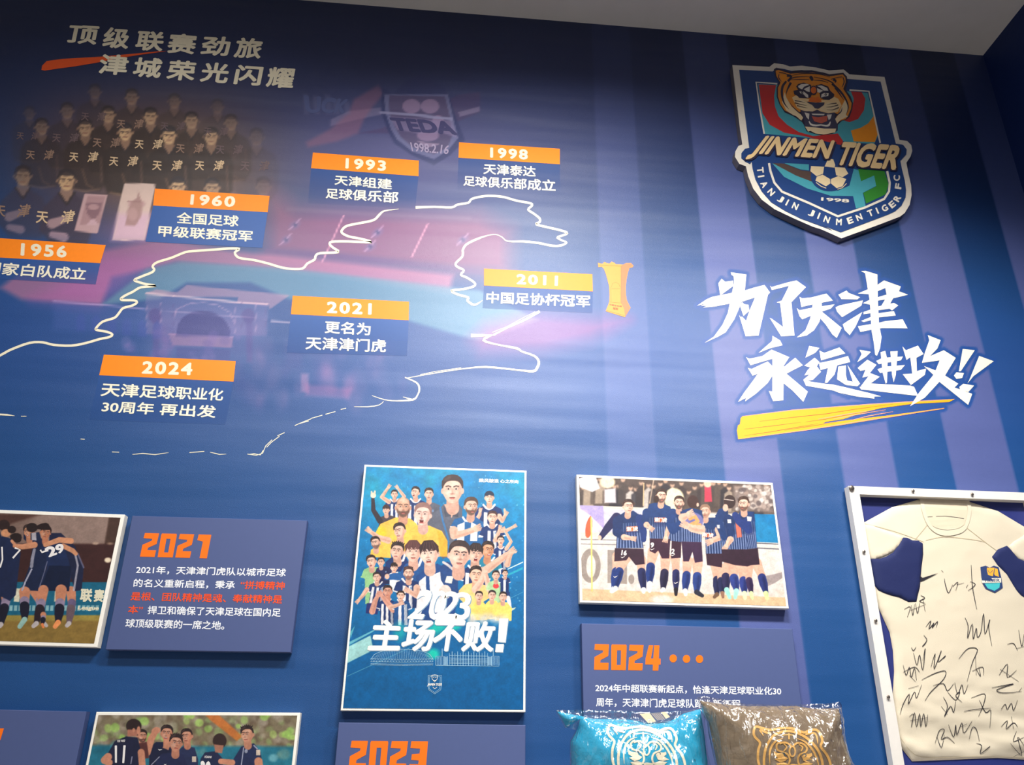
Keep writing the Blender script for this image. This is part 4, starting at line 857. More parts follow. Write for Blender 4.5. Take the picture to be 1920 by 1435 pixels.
for x0, x1 in ((972, 1050), (1060, 1092), (1510, 1545), (1550, 1622)):
    F.stroke([(x0, 540), (x0, 445), (x1, 445), (x1, 540)], .8, I_tl, 0, fr5)
    for k in range(1, 5): F.stroke([(x0+(x1-x0)*k/5, 452), (x0+(x1-x0)*k/5, 536)], .6, I_tl, 0, fr5)
for x in (1037, 1563): F.stroke([(x, 365), (x, 445)], .9, I_tl, 0, fr5)
for lp in ([(893, 640), (893, 740), (900, 790), (960, 832), (1022, 790), (1030, 740), (1032, 642)], [(905, 655), (905, 780), (960, 818), (1012, 780), (1018, 655)]): F.stroke(lp, .7, I_tl, 0, fr5, closed=True)
put_text(F, 'JINMEN TIGER', [(890, 722), (1040, 722), (1030, 755), (882, 755)], I_t, .03, fr=fr5)
F.stroke([(930, 640), (935, 680), (960, 708), (985, 680), (992, 640), (960, 636)], .8, I_t, 0, fr5, closed=True)
for p in ([(945, 660), (955, 668)], [(965, 668), (978, 660)], [(945, 690), (960, 696), (976, 690)], [(940, 760), (960, 780), (985, 762)]): F.stroke(p, .8, I_t, 0, fr5)
local(F.build('line_drawings', label='thin pale drawings of two stadiums and a crest'), root)
# ---- photo with eight players celebrating
G5 = (1060, 870, 4.364)
def kit(S, quad, back=False, n=9):
    q = np.array(quad, float); S.poly(q, (30, 52, 98), 4)
    for i in range(n):
        u0 = (i+.25)/n; u1 = u0+.45/n
        for v0, v1, al in ((.25, .55, .45), (.55, 1, .9)):
            P_ = lambda u, v: (q[0]*(1-u)+q[1]*u)*(1-v)+(q[3]*(1-u)+q[2]*u)*v
            S.poly([P_(u0, v0), P_(u1, v0), P_(u1, v1), P_(u0, v1)], (128, 144, 188), 4, al)
    w_ = q[1][0]-q[0][0]
    if not back:
        S.poly([(q[0]*.78+q[1]*.22)*.55+(q[3]*.78+q[2]*.22)*.45, (q[0]*.2+q[1]*.8)*.55+(q[3]*.2+q[2]*.8)*.45, (q[0]*.2+q[1]*.8)*.38+(q[3]*.2+q[2]*.8)*.62, (q[0]*.78+q[1]*.22)*.38+(q[3]*.78+q[2]*.22)*.62], (50, 60, 110), 4, .5)
def leg(S, pts, r, sock=(36, 58, 124), boot=(236, 232, 226), skin=(226, 176, 152)):
    """hip knee ankle toe"""
    h, k, a, t = [np.array(p, float) for p in pts]; m = k*.8+a*.2
    S.cap([h, k, m], [r*1.3, r*.95, r*.95], skin, 4); S.cap([m, m*.55+a*.45, a], [r*.98, r*1.0, r*.6], sock, 4)
    S.cap([(m[0]+r*.4, m[1]+5), (a[0]+r*.2, a[1])], r*.35, mixc(sock, (0, 0, 20), .5), r*.6, .6); S.cap([a+[0, r*.3], t], [r*.6, r*.42], boot, 4)
def paint_celebration(S):
    S.fr = G5; S.c[:] = (224, 212, 200)
    S.poly([(80, 60), (1750, 60), (1760, 420), (80, 360)], (84, 70, 66), 20)
    rnd = random.Random(11)
    for i in range(34):
        x = 100+i*48+rnd.uniform(-14, 14); y = 110+rnd.uniform(0, 90)+x*.03; col_ = rnd.choice([(60, 50, 52), (72, 62, 60), (210, 200, 192), (90, 76, 70), (46, 42, 50), (180, 160, 140)])
        S.poly([(x-44, y+200), (x-38, y+50), (x, y+20), (x+38, y+50), (x+44, y+200)], col_, 14, .85); S.ell(x, y, 18, 22, (216, 176, 150), 0, 12, .8); S.ell(x, y-14, 19, 12, (50, 40, 40), 0, 10, .7)
    S.poly([(110, 120), (170, 100), (250, 110), (280, 200), (220, 230), (120, 190)], (232, 230, 236), 12); S.ell(345, 150, 60, 50, (246, 226, 190), 0, 16); S.poly([(320, 210), (410, 200), (415, 320), (320, 320)], (220, 210, 214), 14)
    S.poly([(1380, 180), (1690, 180), (1710, 400), (1380, 380)], (150, 132, 124), 30, .8); S.blobs(90, (1400, 170, 1700, 390), (8, 22), [(214, 200, 190), (90, 78, 80), (180, 160, 150), (240, 230, 220)], 10, .8, 12)
    S.ell(890, 290, 80, 90, (246, 236, 190), 0, 16); S.poly([(1140, 180), (1190, 180), (1200, 310), (1140, 310)], (226, 60, 84), 10); S.ell(1165, 165, 32, 28, (240, 196, 170), 0, 10)
    S.cap([(642, 160), (638, 340)], 5, (236, 200, 150), 4, .8); S.cap([(725, 120), (690, 320)], 5, (230, 200, 170), 4, .6)
    # hoardings
    S.poly([(80, 340), (640, 360), (640, 560), (80, 560)], (206, 200, 214), 8); S.poly([(300, 345), (660, 360), (660, 380), (300, 370)], (222, 214, 196), 4)
    S.poly([(110, 340), (310, 345), (320, 540), (110, 390)], (176, 160, 214), 8); S.poly([(110, 360), (200, 420), (320, 540), (110, 560)], (236, 216, 234), 10)
    S.poly([(1540, 410), (1730, 415), (1770, 650), (1540, 640)], (22, 120, 176), 5); S.poly([(1560, 420), (1720, 540), (1740, 640), (1560, 630)], (40, 140, 190), 40, .5)
    S.poly([(100, 570), (700, 600), (1770, 650), (1790, 1110), (100, 1030)], (226, 216, 208), 6)
    for y in (628, 665): S.cap([(100, y-10), (650, y+2)], 3.5, (110, 104, 110), 4, .8)
    for y in (660, 700): S.cap([(1500, y-14), (1780, y)], 4, (60, 60, 80), 4, .85)
    S.poly([(100, 1020), (1800, 1095), (1840, 1200), (100, 1150)], (226, 192, 152), 6); S.blobs(60, (110, 1040, 1820, 1180), (10, 40), [(214, 178, 136), (236, 206, 170)], 24, .3, 3, .3)
    S.ell(205, 835, 84, 140, (158, 144, 136), 0, 4); S.ell(210, 840, 38, 92, (226, 216, 208), 0, 4)
    S.poly([(345, 705), (420, 708), (425, 850), (462, 850), (462, 710), (505, 712), (505, 985), (345, 975)], (160, 146, 138), 4); S.ell(540, 945, 24, 40, (160, 146, 138), 0, 4)
    S.poly([(1600, 960), (1640, 820), (1620, 920), (1780, 885), (1775, 935), (1650, 1005)], (166, 152, 150), 5, sm=2)
    S.poly([(165, 590), (168, 500), (205, 425), (222, 470), (215, 560), (190, 605)], (240, 100, 66), 4, sm=2); S.cap([(212, 440), (218, 1040)], 6, (246, 214, 120), 3)
    S.ell(790, 1110, 90, 34, (250, 226, 220), 0, 20, .8)
    HB = (60, 42, 38)
    # p1 left
    leg(S, [(430, 760), (420, 850), (398, 1010), (378, 1045)], 36); leg(S, [(620, 790), (620, 850), (640, 1020), (640, 1050)], 34, (40, 44, 90)); leg(S, [(490, 770), (450, 850), (410, 1010), (385, 1045)], 36)
    S.poly([(405, 690), (640, 695), (650, 820), (575, 830), (520, 760), (500, 790), (400, 800)], (58, 36, 52), 4)
    S.cap([(420, 440), (350, 520), (290, 600)], [40, 32, 22], (40, 40, 84), 4); S.ell(280, 605, 16, 20, SK, 0, 4)
    kit(S, [(430, 420), (600, 410), (640, 690), (415, 690)]); S.poly([(430, 430), (500, 385), (560, 385), (620, 430), (600, 470), (440, 480)], (30, 52, 100), 6)
    S.cap([(430, 470), (420, 560), (480, 600)], [42, 34, 28], (30, 50, 98), 4); arm(S, [(480, 600), (540, 610)], 20); S.cap([(610, 450), (640, 560), (640, 620)], [36, 28, 22], (34, 56, 116), 4)
    S.poly([(500, 515), (590, 510), (592, 550), (500, 555)], (244, 120, 60), 5, .9); head(S, 515, 350, 40, .6, 0, style='curly', hair=HB)
    # p2
    leg(S, [(720, 720), (700, 810), (690, 970), (690, 1040)], 36); leg(S, [(820, 770), (815, 860), (800, 1020), (790, 1040)], 34, (44, 40, 70))
    S.poly([(690, 610), (860, 615), (850, 775), (790, 775), (760, 710), (735, 735), (690, 715)], (62, 34, 54), 4)
    kit(S, [(680, 360), (850, 350), (860, 615), (690, 610)]); S.poly([(650, 420), (690, 330), (760, 310), (860, 350), (880, 420), (840, 440), (700, 440)], (34, 62, 116), 6); S.poly([(730, 440), (830, 440), (830, 478), (730, 478)], (244, 110, 60), 4, .9)
    S.cap([(665, 400), (655, 470), (680, 510)], [34, 28, 24], (32, 58, 110), 4); arm(S, [(665, 500), (690, 520)], 20); arm(S, [(860, 500), (835, 560), (825, 600)], 22); head(S, 785, 265, 40, .5, 4, style='short', hair=HB, beard=.6); S.ell(745, 290, 22, 30, HB, 0, 6)
    # p3
    leg(S, [(900, 770), (905, 860), (905, 1020), (905, 1070)], 30, (44, 46, 96), (40, 36, 44)); S.poly([(870, 630), (950, 630), (945, 770), (865, 775)], (60, 34, 52), 4)
    kit(S, [(850, 380), (960, 370), (960, 640), (860, 630)], n=5); S.cap([(880, 400), (850, 470), (880, 540), (960, 480)], [34, 36, 36, 30], (34, 62, 118), 5); head(S, 930, 320, 38, .1, 4, beard=.8, hair=HB)
    # p5 behind, blond
    leg(S, [(1230, 840), (1240, 920), (1240, 1060), (1220, 1090)], 32, (40, 44, 84), (120, 90, 70)); leg(S, [(1270, 850), (1270, 930), (1285, 1050), (1290, 1090)], 28, (40, 44, 84), (150, 110, 90))
    S.poly([(1150, 730), (1290, 730), (1280, 850), (1200, 835), (1160, 830)], (56, 34, 50), 4); kit(S, [(1140, 460), (1260, 450), (1285, 735), (1150, 735)], n=6); S.poly([(1125, 560), (1210, 570), (1208, 605), (1125, 600)], (244, 110, 60), 4, .8)
    S.poly([(1130, 500), (1150, 440), (1240, 440), (1270, 530), (1180, 540)], (32, 58, 108), 6); arm(S, [(1255, 540), (1270, 600), (1200, 630)], 26); head(S, 1145, 390, 38, -.3, -4, beard=.7, hair=(150, 116, 96))
    # p4 centre back
    leg(S, [(1000, 800), (995, 880), (980, 1030), (985, 1070)], 34, (40, 62, 130)); leg(S, [(1080, 800), (1080, 890), (1075, 1040), (1120, 1080)], 36, (44, 66, 134), (44, 46, 60))
    S.poly([(950, 635), (1115, 640), (1125, 800), (1060, 810), (1040, 720), (1010, 800), (965, 800)], (60, 36, 66), 4); kit(S, [(940, 390), (1120, 380), (1115, 640), (950, 635)], True, 9)
    S.poly([(920, 450), (960, 380), (1030, 360), (1110, 380), (1130, 440), (1120, 480), (930, 480)], (32, 58, 110), 6); S.ell(1045, 470, 85, 70, (126, 120, 176), 0, 10, .9)
    S.cap([(1020, 450), (1060, 430), (1085, 470), (1020, 500), (1100, 500)], 14, (242, 160, 100), 6); arm(S, [(1110, 540), (1040, 530), (1000, 510)], 30); arm(S, [(960, 440), (1000, 420)], 28)
    S.ell(1043, 310, 46, 52, (66, 44, 42), 0, 5); S.ell(1083, 335, 10, 16, SK, 0, 4)
    # p6 p7 right pair, p8
    leg(S, [(1330, 840), (1310, 900), (1320, 1020), (1345, 1095)], 34, (48, 44, 84), (160, 230, 210)); leg(S, [(1380, 850), (1375, 910), (1400, 1030), (1390, 1095)], 36, (50, 66, 140), (170, 234, 214))
    leg(S, [(1450, 850), (1455, 930), (1465, 1050), (1470, 1100)], 34, (48, 62, 136), (226, 240, 190)); leg(S, [(1560, 810), (1600, 900), (1640, 1050), (1650, 1100)], 34, (44, 56, 120), (214, 240, 160)); leg(S, [(1500, 860), (1500, 930), (1520, 1050), (1530, 1100)], 28, (60, 44, 84), (214, 236, 170))
    kit(S, [(1225, 420), (1330, 380), (1360, 700), (1290, 700)], n=5); S.cap([(1280, 400), (1250, 470), (1300, 600)], [36, 34, 26], (32, 58, 110), 5)
    kit(S, [(1400, 420), (1545, 390), (1570, 690), (1480, 700)], n=7); S.poly([(1400, 440), (1430, 390), (1530, 390), (1555, 470), (1480, 480)], (34, 60, 112), 6)
    kit(S, [(1310, 430), (1470, 420), (1490, 700), (1340, 705)], True, 8); S.poly([(1390, 470), (1430, 470), (1445, 600), (1405, 605)], (244, 120, 90), 6, .85)
    S.cap([(1480, 480), (1500, 540), (1420, 470), (1390, 420)], [34, 32, 30, 26], (36, 56, 120), 5); S.cap([(1330, 450), (1350, 540), (1350, 620)], [36, 32, 24], (30, 52, 100), 5); arm(S, [(1350, 620), (1320, 670)], 22)
    S.poly([(1280, 700), (1480, 700), (1575, 690), (1590, 825), (1520, 830), (1490, 840), (1390, 830), (1280, 800)], (52, 32, 48), 5)
    S.poly([(1485, 430), (1525, 435), (1520, 470), (1490, 468)], (240, 230, 220), 3); S.poly([(1325, 455), (1355, 455), (1358, 485), (1330, 485)], (240, 230, 220), 3); S.poly([(1240, 500), (1262, 500), (1264, 528), (1244, 528)], (240, 230, 220), 3)
    S.ell(1345, 310, 48, 55, (58, 42, 42), 0, 5); S.cap([(1300, 290), (1375, 300)], 3, (220, 200, 190), 3); S.ell(1310, 360, 22, 30, SK, 0, 5)
    head(S, 1458, 330, 42, -.6, 0, beard=.8, hair=(70, 50, 42))
c = [wp(cp(G5, *p)) for p in ((92, 88), (1697, 156), (1830, 1186), (120, 1136))]
root, pr = picture_board('bright photo of eight striped players celebrating by the corner flag', c, 500, 330, .009, paint_celebration)
I_w = mat('photo_white_ink', (250, 238, 228), .4)
def number(root, s_, q_, m, b, fr):
    G = Flat(TB+.0014); put_text(G, s_, q_, m, b, fr=fr); local(G.build('shirt_number'), root)
number(root, '16', [(462, 705), (505, 710), (500, 752), (456, 748)], I_w, .04, G5); number(root, '9', [(700, 642), (728, 646), (722, 688), (696, 684)], I_w, .04, G5); number(root, '2', [(870, 696), (896, 696), (892, 738), (866, 738)], I_w, .04, G5)
I_o = mat('photo_orange_ink', (246, 120, 62), .4)
for q_ in ([(500, 515), (592, 512), (594, 550), (502, 553)], [(730, 438), (832, 442), (830, 480), (730, 476)], [(1122, 560), (1212, 568), (1210, 605), (1122, 598)]):
    G = Flat(TB+.0014); put_text(G, '津门虎', q_, I_w, .03, fr=G5); local(G.build('sponsor_lettering'), root)
for p in ((470, 765), (712, 700), (880, 748), (410, 925), (905, 975)): G = Flat(TB+.0014); G.stroke([cp(G5, p[0]-16, p[1]-4), cp(G5, p[0]-6, p[1]+5), cp(G5, p[0]+18, p[1]-8)], [.4, 1.4, .3], I_w); local(G.build('kit_mark'), root)

# ---- huddle photo at the left edge
G6 = (0, 950, 5.415)
def paint_huddle(S):
    S.fr = G6; S.c[:] = (134, 108, 98)
    S.poly([(-2500, 60), (420, 80), (100, 180), (0, 230), (-2500, 300)], (70, 40, 34), 30, .8); S.poly([(420, 70), (1130, 100), (1060, 380), (300, 380), (300, 160)], (160, 136, 126), 50, .6)
    S.poly([(1110, 90), (1300, 90), (1240, 560), (1060, 390)], (70, 48, 40), 20, .9); S.poly([(-2500, 380), (1240, 380), (1160, 780), (-2500, 760)], (62, 34, 34), 24); S.ell(970, 375, 30, 14, (190, 160, 140), 0, 14, .9); S.ell(1120, 378, 30, 12, (160, 130, 110), 0, 14, .8); S.ell(1095, 545, 34, 26, (240, 220, 190), 0, 14)
    S.poly([(-2500, 760), (1120, 770), (1040, 1120), (-2500, 1120)], (20, 100, 130), 8)
    for x, w_ in ((-600, 120), (-440, 120), (-260, 120), (150, 60), (560, 60)): S.poly([(x, 830), (x+w_, 835), (x+w_-16, 970), (x-10, 965)], (228, 222, 196), 8)
    for x in range(-500, 1000, 46): S.poly([(x, 1005), (x+32, 1005), (x+28, 1060), (x-4, 1060)], (170, 206, 206), 8, .8)
    S.poly([(-2500, 1110), (1020, 1105), (960, 1500), (-2500, 1500)], (140, 112, 54), 10); S.poly([(-2500, 1110), (1020, 1105), (1010, 1160), (-2500, 1170)], (166, 148, 70), 20, .8); S.blobs(90, (-900, 1200, 980, 1420), (10, 50), [(120, 96, 44), (160, 130, 66)], 20, .4, 7, .25)
    ND = (22, 34, 66)
    for base in (-900, -420):
        for dx in (0, 190, 360):
            x = base+dx; S.poly([(x-90, 420), (x-60, 260), (x+60, 260), (x+110, 420), (x+100, 860), (x-90, 860)], ND, 8); S.ell(x, 210, 52, 60, (40, 28, 28), 0, 6)
            S.cap([(x-40, 860), (x-50, 980), (x-50, 1180)], [44, 40, 26], (200, 140, 110), 6); S.cap([(x-50, 1000), (x-50, 1180)], [38, 26], ND, 6); S.cap([(x+40, 860), (x+50, 980), (x+40, 1180)], [44, 40, 26], ND, 6)
    def lg(pts, r, sk=(206, 136, 104), so=(24, 24, 44), band=(150, 134, 160), bt=(200, 190, 190)):
        h, k, a, t = [np.array(p, float) for p in pts]
        S.cap([h, k], [r*1.25, r], sk, 6); S.cap([k, k*.6+a*.4], [r*1.05, r*.95], band, 6); S.cap([k*.7+a*.3, k*.4+a*.6, a], [r*1.1, r*1.0, r*.65], so, 6); S.cap([a+[0, 8], t], [r*.6, r*.5], bt, 6)
    lg([(60, 900), (60, 960), (10, 1190), (0, 1215)], 42); lg([(350, 870), (400, 960), (440, 1170), (470, 1210)], 36, so=(40, 30, 40)); lg([(720, 860), (730, 980), (700, 1180), (680, 1210)], 40, so=(110, 90, 100), band=(110, 96, 130))
    S.poly([(-40, 330), (30, 300), (120, 330), (210, 470), (160, 900), (100, 960), (20, 920), (-60, 900)], (26, 38, 74), 8)
    S.ell(40, 190, 60, 56, (50, 34, 34), 0, 6); S.ell(60, 270, 48, 40, (216, 150, 110), 0, 8); S.ell(120, 235, 44, 38, (44, 30, 30), 0, 6)
    S.poly([(100, 300), (150, 270), (215, 285), (215, 350), (170, 370), (120, 340)], (40, 28, 30), 5, sm=2)
    S.poly([(240, 250), (310, 240), (440, 340), (500, 420), (480, 600), (420, 860), (210, 850), (300, 600), (330, 420), (240, 330)], (24, 36, 68), 6)
    S.poly([(500, 270), (620, 270), (760, 400), (850, 620), (830, 850), (760, 860), (700, 640), (500, 400)], (28, 34, 64), 7); S.cap([(760, 470), (790, 600), (750, 850)], 10, (190, 184, 196), 4, .8); S.cap([(790, 480), (850, 620)], 8, (120, 120, 150), 5, .7)
    S.poly([(410, 420), (500, 370), (640, 380), (700, 560), (720, 720), (700, 860), (400, 855), (480, 620), (470, 480)], (26, 42, 82), 6); S.poly([(500, 600), (720, 605), (700, 860), (400, 855)], (14, 26, 56), 8)
    lg([(250, 870), (250, 960), (250, 1140), (200, 1220)], 46, bt=(150, 190, 180)); lg([(440, 850), (420, 980), (370, 1180), (340, 1215)], 42, so=(40, 28, 38)); lg([(620, 850), (610, 980), (590, 1170), (560, 1220)], 46, bt=(240, 150, 90)); lg([(440, 1100), (440, 1130), (430, 1190), (440, 1225)], 24, bt=(246, 140, 80))
    S.cap([(320, 640), (260, 760), (225, 850)], 8, (170, 170, 190), 3); S.cap([(480, 560), (440, 700), (400, 820)], 5, (130, 130, 160), 4, .7); S.cap([(350, 440), (330, 520), (320, 610)], [14, 16, 16], (180, 176, 190), 4, .8)
    head(S, 290, 255, 48, -.8, -6, skin=(206, 140, 104), hair=(44, 30, 30), mouth=.2); S.ell(325, 215, 58, 48, (40, 28, 30), 0, 5)
    S.poly([(310, 270), (400, 260), (430, 380), (380, 350), (310, 340)], (30, 40, 70), 5); S.poly([(320, 270), (365, 265), (370, 345), (322, 340)], (220, 210, 214), 4, .8)
    S.cap([(350, 390), (230, 410), (150, 400)], [32, 26, 20], (214, 148, 112), 5); S.cap([(160, 400), (120, 350)], 14, (214, 148, 112), 5)
    head(S, 462, 268, 50, .1, 14, skin=(200, 130, 96), hair=(40, 26, 28)); S.poly([(380, 190), (470, 165), (505, 200), (500, 240), (380, 230)], (40, 26, 28), 6, sm=2)
    S.poly([(500, 290), (620, 280), (640, 330), (520, 340)], (32, 36, 66), 6); S.cap([(720, 350), (600, 340), (460, 390)], [30, 28, 22], (216, 150, 112), 5); S.cap([(640, 400), (740, 450), (770, 480)], [24, 24, 20], (216, 150, 112), 5)
b1 = wp(cp(fr3, 665, 100)); b2 = wp(cp(fr3, 515, 808)); c = [b1+[-.78, 0, 0.004], b1, np.array([b1[0], -TB, b2[2]]), np.array([b1[0]-.78, -TB, b2[2]+.004])]
F = None
root, pr = picture_board('dark photo of players hugging in a huddle, cut by the left edge', c, 420, 270, .012, paint_huddle)
I_w2 = mat('dim_white_ink', (226, 222, 220), .4)
number(root, '29', [(440, 420), (640, 370), (655, 460), (495, 520)], I_w2, .05, G6)
for s_, q_ in (('联', [(822, 832), (946, 836), (930, 972), (806, 968)]), ('赛', [(962, 838), (1066, 842), (1046, 972), (946, 968)]), ('League', [(796, 1006), (1012, 1012), (998, 1064), (784, 1060)])):
    G = Flat(TB+.0014); put_text(G, s_, q_, mat('hoarding_cream_ink', (214, 208, 182), .4), .045, fr=G6); local(G.build('hoarding_lettering'), root)
for p_, w_ in (([cp(G6, 410, 440), cp(G6, 425, 465), cp(G6, 490, 445)], 3.2), ([cp(G6, 150, 420), cp(G6, 205, 440), cp(G6, 130, 525)], 3.4), ([cp(G6, 20, 410), cp(G6, 25, 540), cp(G6, 0, 620)], 3)):
    G = Flat(TB+.0014); G.stroke(p_, w_, I_w2); local(G.build('shirt_number'), root)

# ---- photo at the bottom left
G7 = (160, 1330, 4.683)
def paint_talk(S):
    S.fr = G7; S.c[:] = (128, 116, 92)
    S.blobs(230, (20, 30, 1880, 330), (20, 44), [(150, 138, 116), (110, 90, 72), (170, 156, 140), (96, 80, 66), (150, 180, 110), (186, 176, 160)], 22, .6, 21)
    S.blobs(26, (60, 40, 1860, 260), (24, 40), [(160, 206, 100), (176, 214, 110)], 16, .8, 25)
    S.poly([(1040, 40), (1160, 40), (1380, 240), (1330, 280), (1100, 100)], (206, 116, 54), 16, .9)
    S.poly([(0, 320), (1900, 330), (1900, 2200), (-300, 2200)], (36, 116, 140), 30); S.blobs(40, (0, 340, 1900, 700), (20, 60), [(60, 140, 160), (120, 160, 150), (24, 96, 120)], 30, .6, 22)
    S.poly([(-300, 1300), (1900, 1300), (1900, 2300), (-300, 2300)], (90, 120, 60), 40)
    D = (30, 34, 62); sk = (206, 140, 112)
    S.poly([(560, 340), (620, 290), (760, 290), (800, 420), (780, 1200), (560, 1200)], D, 6)
    S.cap([(540, 380), (580, 260), (620, 190)], [34, 30, 24], sk, 6); S.ell(620, 190, 40, 30, sk, -20, 6); head(S, 715, 215, 50, -.25, 4, skin=sk, mouth=.4, style='short')
    S.poly([(700, 270), (760, 280), (730, 360), (680, 340)], sk, 8)
    S.poly([(820, 360), (870, 320), (960, 340), (990, 440), (980, 1200), (820, 1200)], (40, 48, 84), 6); head(S, 890, 240, 46, -.7, -6, skin=sk)
    head(S, 500, 240, 40, .6, 0, skin=sk, beard=.6); S.poly([(470, 300), (540, 290), (560, 430), (480, 440)], (90, 50, 50), 8)
    S.poly([(180, 420), (260, 280), (360, 240), (460, 250), (490, 380), (480, 1200), (200, 1200), (220, 450)], D, 6); S.ell(425, 150, 68, 64, (48, 34, 34), 0, 6); S.poly([(370, 180), (470, 180), (450, 240), (370, 240)], (176, 116, 96), 8); S.ell(425, 185, 12, 18, sk, 0, 5); S.ell(468, 190, 16, 40, sk, 0, 6)
    S.cap([(200, 420), (170, 450), (210, 470)], [34, 34, 30], sk, 6); S.cap([(490, 380), (510, 600)], 30, sk, 6)
    S.poly([(620, 440), (680, 390), (780, 380), (860, 400), (900, 500), (900, 1200), (600, 1200)], (36, 42, 78), 6); head(S, 795, 300, 54, .4, 6, skin=(200, 138, 112), style='spiky')
    S.poly([(1010, 440), (1050, 380), (1150, 370), (1210, 440), (1200, 1200), (990, 1200)], (34, 42, 74), 6); S.ell(1180, 280, 60, 66, (54, 38, 38), 0, 6); S.poly([(1130, 310), (1215, 320), (1200, 390), (1140, 380)], (170, 116, 96), 8)
    S.poly([(1300, 440), (1370, 330), (1480, 300), (1540, 380), (1550, 460), (1480, 500), (1470, 1200), (1310, 1200)], (36, 46, 84), 6); head(S, 1420, 225, 52, -.75, -4, skin=(206, 148, 120), style='spiky'); S.cap([(1190, 460), (1290, 470)], [24, 26], sk, 6); S.cap([(1520, 460), (1540, 620)], 36, sk, 6)
    for q_ in ((955, 440, 18, 26), (1518, 382, 18, 22)): S.poly([(q_[0]-18, q_[1]-24), (q_[0]+18, q_[1]-24), (q_[0]+18, q_[1]+24), (q_[0]-18, q_[1]+24)], (214, 196, 180), 4)
    S.cap([(1390, 340), (1370, 490)], 4, (170, 176, 200), 4); S.cap([(1480, 320), (1510, 350)], 5, (160, 166, 190), 4); S.ell(1412, 370, 14, 18, (150, 156, 180), 0, 5); S.cap([(650, 420), (580, 490)], 4, (150, 150, 170), 4)
    S.ell(1650, 430, 40, 34, (130, 190, 200), 0, 20, .7); S.cap([(410, 420), (400, 480)], 4, (150, 150, 176), 4)
c = rect(cp(G7, 96, 26), cp(G7, 1888, 32), .50)
root, pr = picture_board('blurry crowd photo of dark-shirted players talking, at the bottom left', c, 440, 330, .009, paint_talk)
for s_, q_, b_ in (('11', [(258, 320), (355, 318), (342, 475), (260, 472)], .02), ('30', [(1012, 455), (1105, 458), (1095, 600), (1000, 600)], .05), ('XIE WEI', [(278, 272), (350, 268), (345, 290), (280, 292)], .02), ('HUANG', [(1050, 408), (1112, 412), (1105, 432), (1044, 430)], .02)): number(root, s_, q_, I_w2, b_, G7)
for a in ((638, 352, 650, 360, 674, 356), (690, 484, 700, 490, 714, 484)):
    G = Flat(TB+.0014); G.stroke([cp(G7, a[0], a[1]), cp(G7, a[2], a[3]), cp(G7, a[4], a[5])], [.4, 1.6, .3], I_w2); local(G.build('kit_mark'), root)
# ------------------------------------------------------------------ slogan
F = Flat(0.0012)
for p_ in SLOGAN: F.poly(p_, I_white)
F.build('slogan', wall, 'large cream brushed slogan characters')
F = Flat(0.0010); I_amber = ink('amber_print', (255, 160, 24)); I_redl = ink('red_line_print', (196, 60, 40)); I_peach = ink('peach_print', (238, 150, 120))
for p_ in BRUSH: F.poly(p_, I_amber)
for p_ in ([(110,320),(350,292),(560,265)], [(600,262),(760,240),(900,212),(1050,185)], [(110,372),(300,345),(560,300),(700,275)], [(230,258),(500,225),(760,198),(1000,160),(1300,120)], [(430,330),(640,296),(860,262)]): F.stroke(Kp(GU, *p_), [.4]+[.9]*(len(p_)-2)+[.3], I_redl, 1)
for p_ in ([(95,217),(500,167),(1100,122),(1500,97),(1790,80)], [(60,400),(600,328),(1000,262),(1300,218),(1700,155)], [(700,240),(900,205),(1150,165)], [(820,240),(1000,205),(1240,165)], [(960,250),(1100,215),(1300,180)]): F.stroke(Kp(GU, *p_), [.8]+[1.6]*(len(p_)-2)+[.5], I_peach, 1)
F.build('slogan_brush_stroke', wall, 'orange dry-brush underline below the slogan')

# ------------------------------------------------------------------ club crest: a cut-out plate standing off the wall
K8, K9, K10, K11 = (1340, 90, 3.68), (1440, 110, 9.567), (1370, 240, 6.832), (1540, 240, 6.521)
outer = Kp(K8, (122,118),(378,130),(410,105),(470,112),(520,128),(600,122),(700,135),(790,155),(890,148),(930,182),(1172,200))+Kp(K11, (955,145),(1050,160),(1100,210),(1112,280),(1090,350),(1040,425),(1065,560),(1098,700),(1104,820),(1080,940),(1020,1040),(960,1085),(700,1185),(245,1350),(0,1240))+Kp(K10, (1050,1265),(800,1155),(560,1040),(400,920),(290,780),(225,620),(195,490),(110,460),(55,370),(60,300),(100,230),(150,212),(120,20))
inner = Kp(K8, (170,150),(400,162),(430,138),(480,145),(530,158),(600,152),(700,165),(790,190),(870,178),(905,212),(1145,232),(1250,660),(1300,668),(1325,700),(1322,735),(1285,775))+Kp(K11, (965,395),(985,500),(1020,640),(1036,760),(1030,850),(980,950),(900,1020),(800,1065),(600,1140),(240,1275),(0,1185))+Kp(K10, (1298,1308),(900,1160),(700,1062),(520,950),(400,812),(320,660),(282,520),(270,425))+Kp(K8, (245,800),(215,785),(185,760),(185,725),(210,695),(240,690))
TC = 0.042
cc = wall_point(1545, 290); crest = empty('club_crest', (cc[0], 0, cc[2]), 'big shield crest with a roaring tiger head, standing off the upper right wall', 'crest')
def plate(name, outline, t0, t1, m, side, parent):
    a = np.array(outline, float); f = wall_point(a[:, 0], a[:, 1], t1); n = len(f); bk = f.copy(); bk[:, 1] = -t0
    # slim chamfer towards the face
    _, tr = tri_poly([f[:, [0, 2]]])
    v = np.vstack([f, bk]); faces = [tuple(t) for t in tr]+[tuple(i+n for i in t[::-1]) for t in tr]; k = len(faces)
    faces += [(i, (i+1) % n, (i+1) % n+n, i+n) for i in range(n)]
    me = mesh_from(v, faces); o = link(name, me, [m, side]); bmx = bmesh.new(); bmx.from_mesh(me); bmesh.ops.recalc_face_normals(bmx, faces=bmx.faces); bmx.to_mesh(me); bmx.free()
    me.polygons.foreach_set('material_index', [0]*k+[1]*n); return local(o, parent)
